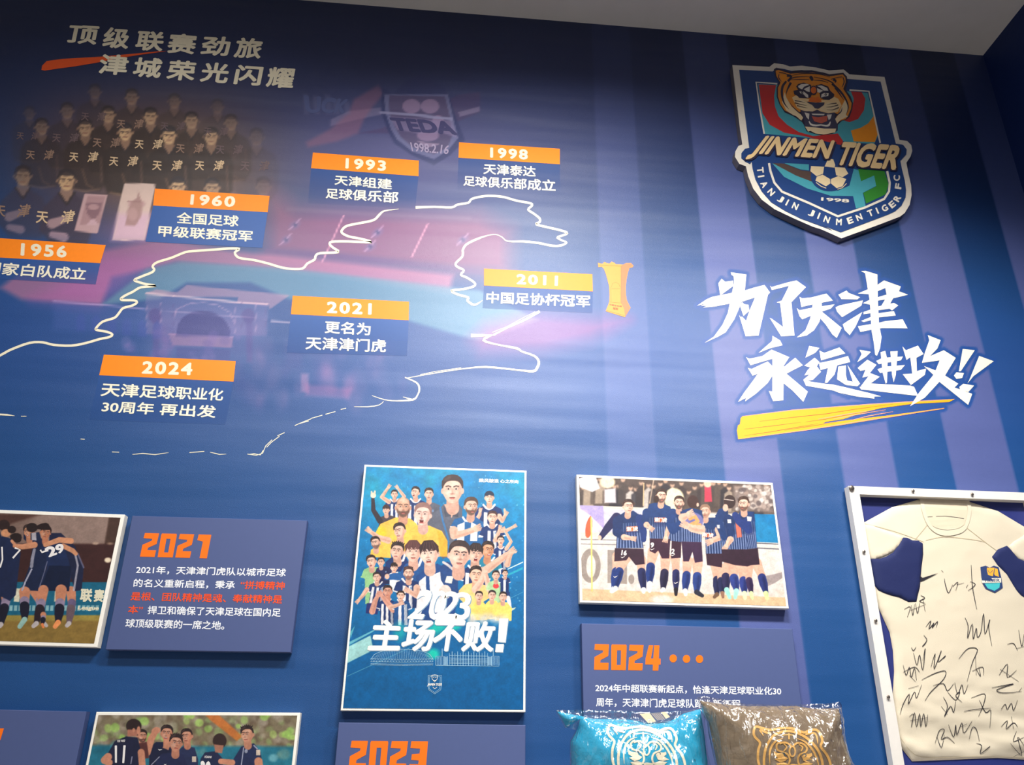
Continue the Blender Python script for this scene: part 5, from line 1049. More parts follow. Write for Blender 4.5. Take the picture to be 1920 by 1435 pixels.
C_wh = mat('crest_white', (226, 218, 204), .4); C_bl = mat('crest_blue', (30, 62, 118), .35); C_side = mat('crest_edge', (96, 92, 100), .5)
plate('backing_plate', outer, 0.0025, TC, C_wh, C_side, crest); plate('shield_field', inner, TC, TC+.003, C_bl, C_bl, crest)
cm = {k: mat('crest_'+k, v, .4) for k, v in dict(red=(190, 44, 44), teal=(70, 158, 172), amber=(238, 146, 24), brown=(84, 66, 60), green=(48, 128, 44), dark=(44, 38, 62), orange=(226, 140, 40), cream=(238, 214, 170), tan=(214, 172, 120), pinkish=(196, 92, 74), rust=(226, 110, 34), gold=(240, 206, 150), ink=(62, 60, 84)).items()}
F = Flat(TC+.0034)
F.poly([(300,250),(440,255),(930,300),(1055,310),(1130,600),(1100,665),(340,592)], cm['teal'], 0, K8)
F.poly([(304,252),(424,256),(410,330),(415,400),(440,470),(500,530),(580,580),(680,608),(850,590),(885,640),(880,672),(600,605),(480,585),(380,530),(330,450)], cm['red'], 1, K8)
F.poly([(940,300),(1015,306),(1040,350),(1030,430),(990,490),(930,512),(890,500),(950,420),(960,350)], cm['red'], 1, K8)
F.poly([(1097,470),(1127,590),(1105,650),(960,645),(940,570),(1010,550),(1060,520)], cm['amber'], 1, K8)
F.poly([(398,797),(520,835),(640,880),(720,945),(850,985),(930,950),(960,835),(1000,845),(1010,920),(1100,878),(1115,952),(1022,1000),(1042,1092),(975,1108),(955,1022),(800,1020),(640,970),(480,890)], cm['teal'], 1, K8)
F.poly([(400,795),(480,798),(600,845),(690,855),(690,930),(560,880)], cm['brown'], 2, K8); F.poly([(480,795),(650,803),(650,845),(590,838)], cm['teal'], 3, K8)
F.poly([(990,835),(1172,850),(1200,940),(1180,1010),(1045,1075),(1025,1000),(1115,955),(1100,880),(1010,920)], cm['green'], 2, K8)
local(F.build('colour_bands', label='red, teal, orange and green bands'), crest)
F = Flat(TC+.0042)
F.stroke([(432,247),(286,236),(312,420),(342,592)], 3.0, C_wh, 0, K8); F.stroke([(930,290),(1064,299),(1100,460),(1142,655)], 3.0, C_wh, 0, K8)
F.stroke([(375,795),(385,850),(412,930),(465,992),(650,1070),(850,1162),(1040,1100),(1170,1042),(1203,990),(1208,930),(1190,850)], 4.2, C_wh, 0, K8)
local(F.build('shield_outline', label='thin white inner outline'), crest)
F = Flat(TC+.0044); rnd_ = [(795+132*math.cos(a), 885+105*math.sin(a)) for a in np.linspace(0, 6.283, 30, False)]
F.poly(rnd_, C_bl, 0, K8)
for p_ in ([(665,815),(755,820),(748,868),(703,885),(660,850)], [(783,765),(818,768),(832,808),(826,826),(758,818)], [(828,822),(898,826),(922,868),(882,892),(838,878)], [(705,888),(745,874),(796,905),(798,935),(768,955),(695,915)], [(802,905),(852,884),(908,905),(882,955),(842,968),(802,935)]): F.poly(p_, cm['cream'], 2, K8)
F.stroke([(700,928),(735,955),(770,968)], 1.4, cm['cream'], 2, K8); F.stroke([(848,975),(880,965),(910,935)], 1.4, cm['cream'], 2, K8)
local(F.build('football', label='blue and cream football'), crest)
# tiger head
F = Flat(TC+.004, .0003)
F.poly([(105,190),(150,162),(250,190),(400,235),(500,212),(780,208),(1000,250),(1100,280),(1350,252),(1415,320),(1430,420),(1395,560),(1485,680),(1525,800),(1515,900),(1465,1045),(1390,1105),(1330,1115),(1255,1185),(1250,1290),(1160,1345),(960,1375),(780,1335),(690,1300),(640,1180),(600,1125),(440,1025),(300,965),(205,820),(155,680),(155,520),(195,420),(128,320)], cm['dark'], 0, K9)
F.poly([(138,215),(190,203),(400,270),(560,258),(800,248),(1000,288),(1100,318),(1340,282),(1388,340),(1395,420),(1350,545),(1440,680),(1500,800),(1490,900),(1430,1040),(1390,1085),(1250,1130),(1200,1100),(1250,1000),(1180,960),(640,930),(560,960),(620,1060),(590,1105),(440,1000),(300,930),(225,820),(180,680),(180,520),(225,430),(150,310)], cm['orange'], 1, K9)
F.poly([(215,290),(330,285),(345,350),(300,400),(250,400)], cm['amber'], 2, K9); F.poly([(1220,380),(1340,355),(1350,420),(1320,500),(1260,430)], cm['amber'], 2, K9)
F.poly([(250,780),(300,600),(330,700),(420,860),(560,960),(630,1060),(600,1110),(440,1005),(330,930)], cm['cream'], 2, K9)
F.poly([(1300,900),(1400,700),(1440,880),(1400,1010),(1430,1040),(1300,1100),(1240,1165),(1190,1100),(1270,1000)], cm['cream'], 2, K9)
F.poly([(430,700),(560,620),(700,720),(820,760),(1000,740),(1120,650),(1260,720),(1320,840),(1250,960),(1080,985),(880,930),(650,950),(520,880)], cm['gold'], 3, K9)
D_ = cm['dark']
for p_, w_ in (([(200,280),(190,340),(240,410)], [.8,1.2,.6]), ([(200,250),(300,262),(350,290)], 1.0), ([(1345,330),(1365,420),(1330,510)], [.8,1.4,.6]), ([(1130,370),(1240,340),(1330,325)], .9), ([(430,300),(600,268),(780,262),(960,285),(1110,335)], [.4,1,1.4,1,.4]), ([(360,410),(430,350),(560,325),(740,320)], [2.6,1.4,1,.5]), ([(400,380),(560,372),(740,375)], [.4,1,.6]), ([(820,330),(980,360),(1100,400),(1180,450)], [.6,1,1.2,1.4]), ([(820,385),(960,395),(1080,430)], [.6,1,.5]),
    ([(755,315),(780,350),(800,395)], [2.8,4.2,2.4]), ([(340,300),(420,320),(350,400)], [3.6,2.6,1.6]), ([(330,405),(262,500),(250,650),(292,800),(375,905)], [2.4,3.0,2.8,1.6,.3]), ([(410,430),(345,560),(322,660)], [3.2,1.6,.2]), ([(1150,450),(1300,590),(1400,740),(1440,880),(1400,1005)], [2.8,2.6,2.0,1.4,.3]), ([(1200,520),(1290,640),(1360,745)], [1.8,1.4,.2]), ([(1170,370),(1215,400),(1200,430)], [3.4,2.4,1.0]),
    ([(390,790),(470,890),(560,970),(600,1000)], [.3,1.0,1.2,.6]), ([(1330,870),(1310,950),(1230,1020)], [.3,1.3,1.2]), ([(430,1010),(500,1040),(580,1110)], [.5,1.2,1.0])): F.stroke(p_, [1.5*q_ for q_ in w_] if hasattr(w_, '__len__') else w_*1.4, D_, 4, K9, sm=3)
F.poly([(505,500),(540,455),(640,430),(770,470),(800,620),(760,700),(690,712),(560,705),(530,670),(470,640),(455,575),(540,560)], D_, 5, K9)
F.poly([(850,480),(960,455),(1080,500),(1120,580),(1190,640),(1180,690),(1100,740),(1000,735),(940,700),(930,640)], D_, 5, K9)
for p_ in ([(540,490),(600,458),(700,452),(740,470),(650,502),(610,552),(548,520)], [(640,548),(750,492),(748,600),(700,588)], [(880,488),(960,480),(1060,525),(1082,575),(1000,575),(930,515)], [(880,528),(990,575),(930,612),(885,600)]): F.poly(p_, C_wh, 6, K9)
F.poly([(560,590),(640,590),(720,650),(725,705),(680,690),(640,640),(590,630)], C_wh, 6, K9); F.poly([(950,700),(960,640),(1010,615),(1090,620),(1080,670),(1010,680)], C_wh, 6, K9)
for x, y in ((615, 612), (1035, 645)): F.poly([(x+22*math.cos(a), y+22*math.sin(a)) for a in np.linspace(0, 6.28, 12, False)], D_, 7, K9); F.poly([(x+8*math.cos(a), y+8*math.sin(a)) for a in np.linspace(0, 6.28, 8, False)], C_wh, 8, K9)
F.poly([(818+66*math.cos(a), 570+84*math.sin(a)) for a in np.linspace(0, 6.28, 20, False)], D_, 7, K9); F.poly([(818+50*math.cos(a), 565+62*math.sin(a)) for a in np.linspace(0, 6.28, 20, False)], cm['rust'], 8, K9)
F.poly([(775,685),(850,700),(905,680),(965,770),(900,790),(720,770)], cm['rust'], 6, K9)
F.poly([(465,745),(620,740),(705,790),(800,840),(880,905),(800,950),(650,935),(540,865)], cm['cream'], 6, K9); F.poly([(1010,830),(1060,790),(1220,790),(1275,860),(1230,925),(1080,972),(930,915),(950,855)], cm['cream'], 6, K9)
F.poly([(695,770),(860,790),(1015,785),(1005,830),(950,870),(900,900),(840,890),(790,830),(720,795)], cm['ink'], 8, K9)
for p_ in ([(480,755),(560,765),(670,790)], [(480,790),(580,820),(700,840)], [(520,840),(600,865),(710,885)], [(1060,825),(1140,810),(1230,800)], [(1040,870),(1140,865),(1260,830)], [(1050,915),(1160,920),(1270,875)]): F.stroke(p_, [2.2, 1.4, .3] if p_[0][0] < 900 else [.3, 1.4, 2.2], cm['brown'], 8, K9, sm=2)
F.poly([(575,915),(650,940),(800,955),(880,915),(960,955),(1080,980),(1195,965),(1195,1060),(1250,1190),(1240,1290),(1150,1330),(700,1300),(660,1200),(640,1080)], cm['ink'], 6, K9)
F.poly([(785,1035),(900,1050),(1065,1025),(1060,1120),(960,1162),(830,1125)], cm['pinkish'], 9, K9)
for p_ in ([(655,965),(742,985),(732,1095),(690,1050)], [(1055,1005),(1145,1000),(1125,1070),(1090,1105)], [(780,985),(1020,990),(1000,1018),(800,1010)]): F.poly(p_, C_wh, 9, K9)
F.stroke([(735,1120),(770,1180),(860,1200),(950,1190),(1040,1205),(1095,1190),(1118,1130)], [1.5,3.4,3.2,2.4,3.2,3.8,1.5], C_wh, 9, K9, sm=2)
F.poly([(662,1218),(850,1235),(1010,1255),(1222,1255),(1205,1325),(1140,1335),(1000,1362),(850,1342),(760,1295),(720,1310)], cm['cream'], 9, K9)
local(F.build('tiger_head', label='orange roaring tiger head with dark stripes'), crest)
F = Flat(TC+.0075)
for dx, dy, m_, ly in ((-10, 8, D_, 0), (12, 10, D_, 1), (0, 0, cm['gold'], 6)):
    put_text(F, 'JINMEN', [(335+dx, 603+dy), (832+dx, 638+dy), (770+dx, 810+dy), (205+dx, 768+dy)], m_, .045, layer=ly, fr=K8)
    put_text(F, 'TIGER', [(888+dx, 645+dy), (1312+dx, 672+dy), (1248+dx, 845+dy), (822+dx, 808+dy)], m_, .045, layer=ly, fr=K8)
local(F.build('club_name', label='slanted golden lettering across the shield'), crest)
F = Flat(TC+.0045); put_text(F, '1998', [(735, 1030), (930, 1044), (928, 1068), (733, 1054)], C_wh, .03, fr=K8); local(F.build('founding_year', label='small white year'), crest)
def place_letter(_, ch, fr, x, y, rot, h, w_, m):
    F = Flat(TC+.0045); cx, cy = fr[0]+x/fr[2], fr[1]+y/fr[2]; a = math.radians(rot); u = np.array([math.cos(a), math.sin(a)]); n = np.array([math.sin(a), -math.cos(a)]); c_ = np.array([cx, cy])
    put_text(F, ch, [c_-u*w_/2+n*h/2, c_+u*w_/2+n*h/2, c_+u*w_/2-n*h/2, c_-u*w_/2-n*h/2], m, .04); local(F.build('rim_letter'), crest)
for ch, x, y, r in (('T', 380, 540, 84), ('I', 390, 620, 80), ('A', 430, 722, 62), ('N', 520, 822, 48), ('J', 640, 912, 32), ('I', 725, 955, 28), ('N', 828, 1002, 25), ('J', 1035, 1090, 22), ('I', 1130, 1125, 22), ('N', 1232, 1172, 20)):
    place_letter(F, ch, K10, x, y, r, 12.5, 3.2 if ch == 'I' else 11, C_wh)
for ch, x, y, r in (('M', 215, 1150, 3), ('E', 352, 1130, -20), ('N', 462, 1092, -22), ('T', 600, 1040, -22), ('I', 684, 1012, -24), ('G', 775, 980, -30), ('E', 866, 935, -40), ('R', 928, 862, -60), ('F', 942, 712, -80), ('C', 922, 612, -84)):
    place_letter(F, ch, K11, x, y, r, 12.5, 3.2 if ch == 'I' else 11, C_wh)
# ------------------------------------------------------------------ soft goods
from mathutils.geometry import delaunay_2d_cdt
def edge_dist(x, z, out):
    d = np.full(np.shape(x), 1e9)
    for i in range(len(out)):
        ax, az = out[i-1]; ex, ez = out[i][0]-ax, out[i][1]-az; L2 = ex*ex+ez*ez+1e-12
        t = np.clip(((x-ax)*ex+(z-az)*ez)/L2, 0, 1); d = np.minimum(d, (x-ax-t*ex)**2+(z-az-t*ez)**2)
    return np.sqrt(d)
def inside(x, z, out):
    r = np.zeros(np.shape(x), bool)
    for i in range(len(out)):
        ax, az = out[i-1]; bx_, bz = out[i]
        if az != bz: r ^= ((az > z) != (bz > z)) & (x < (bx_-ax)*(z-az)/(bz-az)+ax)
    return r
def resample(out, sp):
    r = []
    for i in range(len(out)):
        a, b = out[i-1], out[i]; n = max(1, int(np.hypot(*(b-a))/sp))
        for k in range(n): r.append(a+(b-a)*k/n)
    return np.array(r)
def cloth(name, out, sp, height, back, m, parent, smooth=True):
    """closed piece over the outline out (x,z): front follows height(x,z), back lies at y=-back(x,z)"""
    o2 = resample(np.asarray(out, float), sp); lo, hi = o2.min(0), o2.max(0)
    gx_, gz_ = np.meshgrid(np.arange(lo[0], hi[0], sp), np.arange(lo[1], hi[1], sp*.9)); gx_[::2] += sp/2
    gx_, gz_ = gx_.ravel(), gz_.ravel(); k = inside(gx_, gz_, o2) & (edge_dist(gx_, gz_, o2) > sp*.5)
    pts = np.vstack([o2, np.column_stack([gx_[k], gz_[k]])]); n0 = len(o2)
    v, e, f, *_ = delaunay_2d_cdt([Vector(p) for p in pts], [(i, (i+1) % n0) for i in range(n0)], [], 1, 1e-7)
    P_ = np.array([(q_[0], q_[1]) for q_ in v]); cen = [P_[list(t)].mean(0) for t in f]
    ok = inside(np.array([c_[0] for c_ in cen]), np.array([c_[1] for c_ in cen]), o2); f = [t for t, g in zip(f, ok) if g]
    hf = height(P_[:, 0], P_[:, 1]); hb = back(P_[:, 0], P_[:, 1]); n = len(P_)
    V = np.vstack([np.column_stack([P_[:, 0], -hf, P_[:, 1]]), np.column_stack([P_[:, 0], -hb, P_[:, 1]])])
    F_ = [tuple(t) for t in f]+[tuple(i+n for i in t[::-1]) for t in f]
    cnt = {}
    for t in f:
        for i in range(3): a, b = t[i], t[(i+1) % 3]; cnt[(a, b)] = 1
    for (a, b) in list(cnt):
        if (b, a) not in cnt: F_.append((b, a, a+n, b+n))
    me = mesh_from(V, F_); bmx = bmesh.new(); bmx.from_mesh(me); bmesh.ops.recalc_face_normals(bmx, faces=bmx.faces); bmx.to_mesh(me); bmx.free()
    if smooth: me.polygons.foreach_set('use_smooth', [True]*len(me.polygons))
    o = link(name, me, m)
    return local(o, parent) if parent else o
def wpts(fr, pts, t):
    a = np.array(pts, float)/fr[2]+np.array(fr[:2]); return wall_point(a[:, 0], a[:, 1], t)[:, [0, 2]]

# ---- framed shirt
G12 = (1560, 880, 2.586)
fx0, fz1 = wall_point(1589, 912.5, .04)[[0, 2]]; fx1, fz0 = fx0+.775, fz1-1.06; bw = .040
frame = empty('display_case', ((fx0+fx1)/2, 0, (fz0+fz1)/2), 'white-rimmed wall display case with a clear screwed cover around the signed shirt', 'display case')
M_fr = mat('frame_white', (226, 222, 216), .35); M_navyp = mat('frame_backing', (30, 42, 112), .6); M_steel = mat('screw_steel', (150, 140, 130), .3, .9)
local(box('backing_panel', (fx0+.004, -.012, fz0+.004), (fx1-.004, -.0025, fz1-.004), M_navyp), frame)
def bar(a, b, c_, d):                                  # mitred length of rim from four (x,z) corners
    v = [(p[0], -y, p[1]) for y in (.0125, .048) for p in (a, b, c_, d)]
    return local(link('rim', mesh_from(v, [(3, 2, 1, 0), (4, 5, 6, 7), (0, 1, 5, 4), (1, 2, 6, 5), (2, 3, 7, 6), (3, 0, 4, 7)]), M_fr), frame)
o_ = [(fx0, fz1), (fx1, fz1), (fx1, fz0), (fx0, fz0)]; i_ = [(fx0+bw, fz1-bw*.8), (fx1-bw, fz1-bw*.8), (fx1-bw, fz0+bw), (fx0+bw, fz0+bw)]
for k in range(4): bar(o_[k], o_[(k+1) % 4], i_[(k+1) % 4], i_[k])
def clear_mat(name, gl, rough, bump=None, tint=(1, 1, 1), fac=.06):
    m = bpy.data.materials.new(name); m.use_nodes = True; nt = m.node_tree; N = nt.nodes; L = nt.links; N.remove(N['Principled BSDF'])
    t = N.new('ShaderNodeBsdfTransparent'); t.inputs[0].default_value = (*tint, 1); g = N.new('ShaderNodeBsdfGlossy'); g.inputs['Roughness'].default_value = rough; g.inputs[0].default_value = (gl, gl, gl, 1)
    fr_ = N.new('ShaderNodeLayerWeight'); fr_.inputs[0].default_value = .5; pw = N.new('ShaderNodeMath'); pw.operation = 'POWER'; pw.inputs[1].default_value = 5; L.new(fr_.outputs['Facing'], pw.inputs[0])
    ad = N.new('ShaderNodeMath'); ad.operation = 'MULTIPLY_ADD'; ad.inputs[1].default_value = .7; ad.inputs[2].default_value = fac; L.new(pw.outputs[0], ad.inputs[0])
    mx = N.new('ShaderNodeMixShader'); L.new(ad.outputs[0], mx.inputs[0]); L.new(t.outputs[0], mx.inputs[1]); L.new(g.outputs[0], mx.inputs[2]); L.new(mx.outputs[0], N['Material Output'].inputs[0])
    if bump:
        tc = N.new('ShaderNodeTexCoord'); mp = N.new('ShaderNodeMapping'); L.new(tc.outputs['Object'], mp.inputs[0]); mp.inputs['Scale'].default_value = (18, 18, 4); mp.inputs['Rotation'].default_value = (0, .6, 0)
        no = N.new('ShaderNodeTexNoise'); no.inputs['Scale'].default_value = 1; no.inputs['Detail'].default_value = 3; no.inputs['Distortion'].default_value = 1.2; L.new(mp.outputs[0], no.inputs[0])
        bp = N.new('ShaderNodeBump'); bp.inputs['Distance'].default_value = bump; L.new(no.outputs[0], bp.inputs['Height']); L.new(bp.outputs[0], g.inputs['Normal']); L.new(bp.outputs[0], fr_.inputs['Normal'])
    return m
M_acr = clear_mat('clear_acrylic', 1.0, .03, fac=.02)
local(box('clear_cover', (fx0+.001, -.0525, fz0+.001), (fx1-.001, -.0495, fz1-.001), M_acr), frame)
def screw(x, z, r):
    n = 14; prof = ((0, .0565), (r*.7, .0562), (r, .0548), (r, .0526)); v = []; f = []
    for j, (rr, y) in enumerate(prof):
        for i in range(n): a = 2*math.pi*i/n; v.append((x+rr*math.cos(a), -y, z+rr*math.sin(a)))
    for j in range(3):
        for i in range(n): f.append((j*n+i, j*n+(i+1) % n, (j+1)*n+(i+1) % n, (j+1)*n+i))
    o = local(link('screw', mesh_from(v, f, smooth=True), M_steel), frame); return o
for x, y in ((95, 92), (393, 105), (680, 122), (155, 400), (212, 735), (273, 1105)):
    p = wall_point(1560+x/2.586, 880+y/2.586, .053); screw(p[0], p[2], .011 if x == 95 else .006)
for x, z in ((fx1-.02, fz1-.02), (fx1-.02, fz1-.34), (fx1-.02, fz1-.68), (fx0+.02, fz0+.02), (fx1-.02, fz0+.02)): screw(x, z, .008)

shirt = empty('football_shirt', ((fx0+fx1)/2, -.013, 1.93), 'cream signed football shirt with navy cuffs spread inside the frame', 'shirt')
left = [(545, 140), (430, 132), (300, 180), (150, 262), (165, 345), (188, 430), (205, 520), (215, 600), (240, 680), (290, 790), (306, 880), (312, 980), (306, 1080), (310, 1190), (325, 1290), (345, 1350), (400, 1418), (620, 1408)]
L_ = wpts(G12, left, .03); xm = L_[0][0]+.004
R_ = [(2*xm-x, z) for x, z in L_[1:-1]]; body = np.array([tuple(p) for p in L_[1:-1]]+[(xm, L_[-1][1]+.006)]+R_[::-1]+[(xm, L_[0][1]-.004)])
body[:, 0] = np.clip(body[:, 0], fx0+bw+.002, fx1-bw-.002); body[:, 1] = np.minimum(body[:, 1], fz1-bw*.8-.002)
def shirt_h(x, z):
    d = edge_dist(x, z, body); k = sstep(1.85, 1.5, z)
    f = vnoise((x*.8+z*.5)*7+20, (z-x*.35)*11+20, 31, 3)-.5; g = vnoise((x*.6-z*.8)*9+40, (x*.3+z)*22+40, 32, 2)-.5
    return .0150+.010*np.sqrt(np.clip(d/.03, 0, 1))+.010*f*np.clip(d/.02, 0, 1)*(.6+k)+.018*g*k*np.clip(d/.03, 0, 1)+.0022*k*np.sin(95*(z+.45*(x-1.75)**2*(1 if True else 0)-.12*(x-2.0))+6*vnoise(x*4+9, z*4+9, 41, 2))*np.clip(d/.04, 0, 1)*sstep(1.75, 2.0, x)
M_cloth = mat('cream_polyester', (216, 206, 184), .75, bump=.0006, bscale=(700, 700, 700), spec=.2); M_navyc = mat('navy_polyester', (28, 38, 86), .7, bump=.0006, bscale=(700, 700, 700), spec=.25)
M_neck = mat('inner_neck_cloth', (212, 200, 176), .8, spec=.1); M_seam = mat('seam_thread', (196, 182, 150), .8); M_ink = mat('marker_ink', (38, 36, 42), .5)
cloth('torso', body, .011, shirt_h, lambda x, z: np.full_like(x, .0135), M_cloth, shirt)
def over_h(out, extra):
    def h(x, z): return shirt_h(x, z)+extra*np.sqrt(np.clip(edge_dist(x, z, out)/.012, 0, 1))+.0012
    return h
def overlay(name, pts, extra, m, par=None):
    o_2 = wpts(G12, smooth_pts(pts, 2), .03); o_2[:, 0] = np.clip(o_2[:, 0], fx0+bw+.002, fx1-bw-.002); h = over_h(o_2, extra)
    return cloth(name, o_2, .010, h, lambda x, z: shirt_h(x, z)+.0004, m, shirt if par is None else par), h, o_2
def sub(o, par):                                        # move a piece one level down, under a part
    o.parent = par; o.matrix_parent_inverse = Matrix.Identity(4); return o
s1, _, _ = overlay('sleeve', [(150, 262), (250, 292), (340, 325), (348, 345), (300, 400), (232, 432), (188, 432), (165, 345)], .004, M_cloth)
s2, _, _ = overlay('cuff', [(344, 330), (392, 345), (442, 360), (436, 480), (412, 642), (330, 622), (255, 600), (212, 560), (190, 434), (232, 434), (300, 402)], .005, M_navyc); sub(s2, s1)
s3, _, _ = overlay('sleeve', [(1010, 262), (925, 325), (862, 372), (905, 430), (960, 455), (1010, 430), (1020, 345)], .004, M_cloth)
s4, _, _ = overlay('cuff', [(778, 425), (852, 370), (905, 432), (990, 470), (1010, 560), (1000, 640), (940, 625), (900, 590), (850, 510)], .005, M_navyc); sub(s4, s3)
class Ink(Flat):
    def __init__(s, h, t0, lift): Flat.__init__(s, h, .0001); s.t0 = t0; s.lift = lift
F = Ink(shirt_h, .03, .0014); F.poly([(440, 140), (540, 128), (648, 148), (655, 200), (640, 270), (590, 292), (530, 292), (480, 270), (455, 225)], M_neck, fr=G12, sm=2)
F.stroke([(458, 233), (550, 228), (640, 240)], 1.0, M_ink, 2, G12, sm=2); local(F.build('neck_opening', label='shadowed inside of the neck'), shirt)
F = Ink(shirt_h, .03, .0030); F.stroke([(432, 138), (450, 220), (480, 280), (530, 312), (590, 312), (645, 285), (668, 200), (655, 150)], 6.5, M_cloth, 0, G12, sm=3); local(F.build('collar'), shirt)
for p_ in ([(150, 262), (300, 300), (445, 352)], [(400, 345), (450, 285), (475, 250)], [(455, 345), (540, 328), (660, 338), (745, 352)], [(655, 285), (745, 355), (800, 395)], [(325, 1290), (400, 1385), (520, 1400), (700, 1392), (931, 1398)]): F = Ink(shirt_h, .03, .0018); F.stroke(p_, .8, M_seam, 0, G12, sm=3); local(F.build('seam'), shirt)
F = Ink(shirt_h, .03, .0022)
F.poly([(426, 518), (440, 527), (514, 504), (450, 538), (430, 546)], M_ink, fr=G12)
local(F.build('chest_mark', label='small dark swoosh mark'), shirt)
F = Ink(shirt_h, .03, .0022); B_ = (lambda *p: [(a, b) for a, b in p])
M_bn = mat('badge_navy', (44, 62, 110), .5); bm = {k: mat('badge_'+k, v, .5) for k, v in dict(red=(214, 60, 84), amber=(244, 176, 60), teal=(70, 190, 196), cream=(244, 236, 214))}if False else {k: mat('badge_'+k, v, .5) for k, v in dict(red=(214, 60, 84), amber=(244, 176, 60), teal=(70, 190, 196), cream=(244, 236, 214)).items()}
F.poly([(720, 475), (745, 468), (765, 478), (785, 468), (808, 476), (822, 530), (828, 575), (790, 600), (745, 580), (727, 550)], M_bn, 0, G12)
F.poly([(727, 482), (745, 482), (742, 528), (730, 528)], bm['red'], 1, G12); F.poly([(790, 480), (803, 484), (810, 525), (785, 525)], bm['amber'], 1, G12); F.poly([(745, 478), (788, 478), (780, 520), (750, 520)], bm['amber'], 2, G12)
F.poly([(722, 530), (820, 528), (820, 550), (728, 552)], bm['cream'], 3, G12); F.poly([(740, 555), (815, 552), (812, 575), (788, 590), (755, 578)], bm['teal'], 2, G12)
put_text(F, 'TIGER', [(735, 533), (815, 531), (815, 548), (737, 549)], M_bn, .02, layer=6, fr=G12); F.stroke([(755, 490), (766, 505), (780, 490)], 1.0, M_bn, 5, G12)
local(F.build('chest_badge', label='small coloured shield badge'), shirt)
F = Ink(shirt_h, .03, .0020)
SIG = [[(545, 530), (550, 560), (565, 600), (585, 560)], [(530, 490), (540, 500)], [(585, 570), (610, 548), (600, 590)], [(605, 560), (640, 552)], [(650, 575), (660, 560)], [(675, 465), (680, 560), (690, 620), (702, 680)], [(670, 545), (695, 560), (660, 590)],
 [(350, 680), (380, 668), (365, 718)], [(385, 660), (392, 710), (400, 655)], [(405, 650), (415, 700), (425, 648)], [(380, 685), (455, 655)], [(430, 612), (450, 625), (425, 640), (452, 650)], [(440, 625), (452, 690)],
 [(455, 765), (480, 735), (470, 775), (495, 745), (485, 770), (512, 738), (505, 768)], [(445, 805), (460, 830), (438, 860), (455, 845)], [(385, 865), (395, 880), (408, 862)],
 [(645, 720), (660, 760), (658, 820), (680, 750), (685, 825), (700, 770), (705, 815), (722, 790), (735, 700), (742, 800), (765, 730), (760, 770), (775, 858)],
 [(395, 890), (412, 950), (425, 900), (440, 975), (452, 870), (440, 930)], [(345, 950), (360, 1000), (375, 960), (385, 1010), (400, 965), (410, 1025)], [(345, 985), (400, 960), (425, 985)], [(375, 1000), (405, 1030)],
 [(480, 960), (500, 895), (495, 970), (530, 880), (515, 935), (550, 905), (540, 920)], [(615, 920), (660, 870), (705, 875), (680, 940), (655, 1030)], [(695, 900), (700, 1000)], [(680, 980), (730, 960), (735, 1000)], [(700, 970), (720, 1005), (712, 960)],
 [(435, 1022), (500, 990), (550, 980), (540, 1020), (480, 1080), (450, 1125)], [(490, 1050), (540, 1040), (560, 1075), (590, 1040)], [(595, 1035), (610, 1090), (630, 1045), (640, 1090), (660, 1045)], [(560, 1080), (600, 1120), (620, 1080), (600, 1100), (630, 1130)],
 [(330, 1190), (345, 1140), (375, 1090), (370, 1140), (400, 1080), (410, 1110), (435, 1045)], [(370, 1065), (420, 1050)], [(540, 1105), (560, 1150), (545, 1200), (575, 1150), (590, 1180), (600, 1120)], [(530, 1150), (560, 1190)],
 [(675, 1110), (740, 1090), (735, 1140), (710, 1200)], [(640, 1175), (700, 1165), (770, 1160)], [(715, 1120), (745, 1180), (770, 1170), (765, 1255)], [(375, 1200), (395, 1190), (385, 1250), (400, 1180), (410, 1250), (425, 1185), (430, 1250), (445, 1185), (455, 1250), (465, 1190)], [(380, 1220), (465, 1205)],
 [(500, 1330), (520, 1270), (545, 1265), (530, 1310), (560, 1300), (595, 1330)], [(510, 1300), (530, 1350), (545, 1290)], [(565, 1240), (590, 1300), (600, 1240), (605, 1290), (630, 1230), (640, 1280), (680, 1220)], [(625, 1250), (655, 1235)],
 [(665, 1310), (680, 1255), (700, 1262), (715, 1320)], [(700, 1330), (725, 1340), (720, 1380), (765, 1345), (755, 1355)], [(850, 850), (880, 845), (900, 880)], [(905, 780), (920, 860), (931, 800)], [(895, 870), (931, 860)], [(810, 1000), (850, 945), (850, 1010), (895, 975)], [(815, 970), (905, 1030)],
 [(775, 1060), (830, 1050), (880, 1042), (800, 1070), (830, 1085), (920, 1078)], [(905, 1080), (920, 1060)], [(820, 1165), (840, 1140), (850, 1165), (870, 1135), (880, 1170), (900, 1120)], [(820, 1250), (850, 1220), (845, 1260), (880, 1230), (900, 1250)], [(870, 1200), (880, 1260)], [(865, 1330), (920, 1390), (900, 1300), (931, 1340)], [(895, 1270), (880, 1320), (931, 1300)], [(880, 1395), (931, 1370)]]
for i, p_ in enumerate(SIG): F.stroke(p_, [.7]+[1.35]*(len(p_)-2)+[.6], M_ink, 0, G12, sm=4)
local(F.build('signatures', label='black marker signatures scrawled over the chest'), shirt)

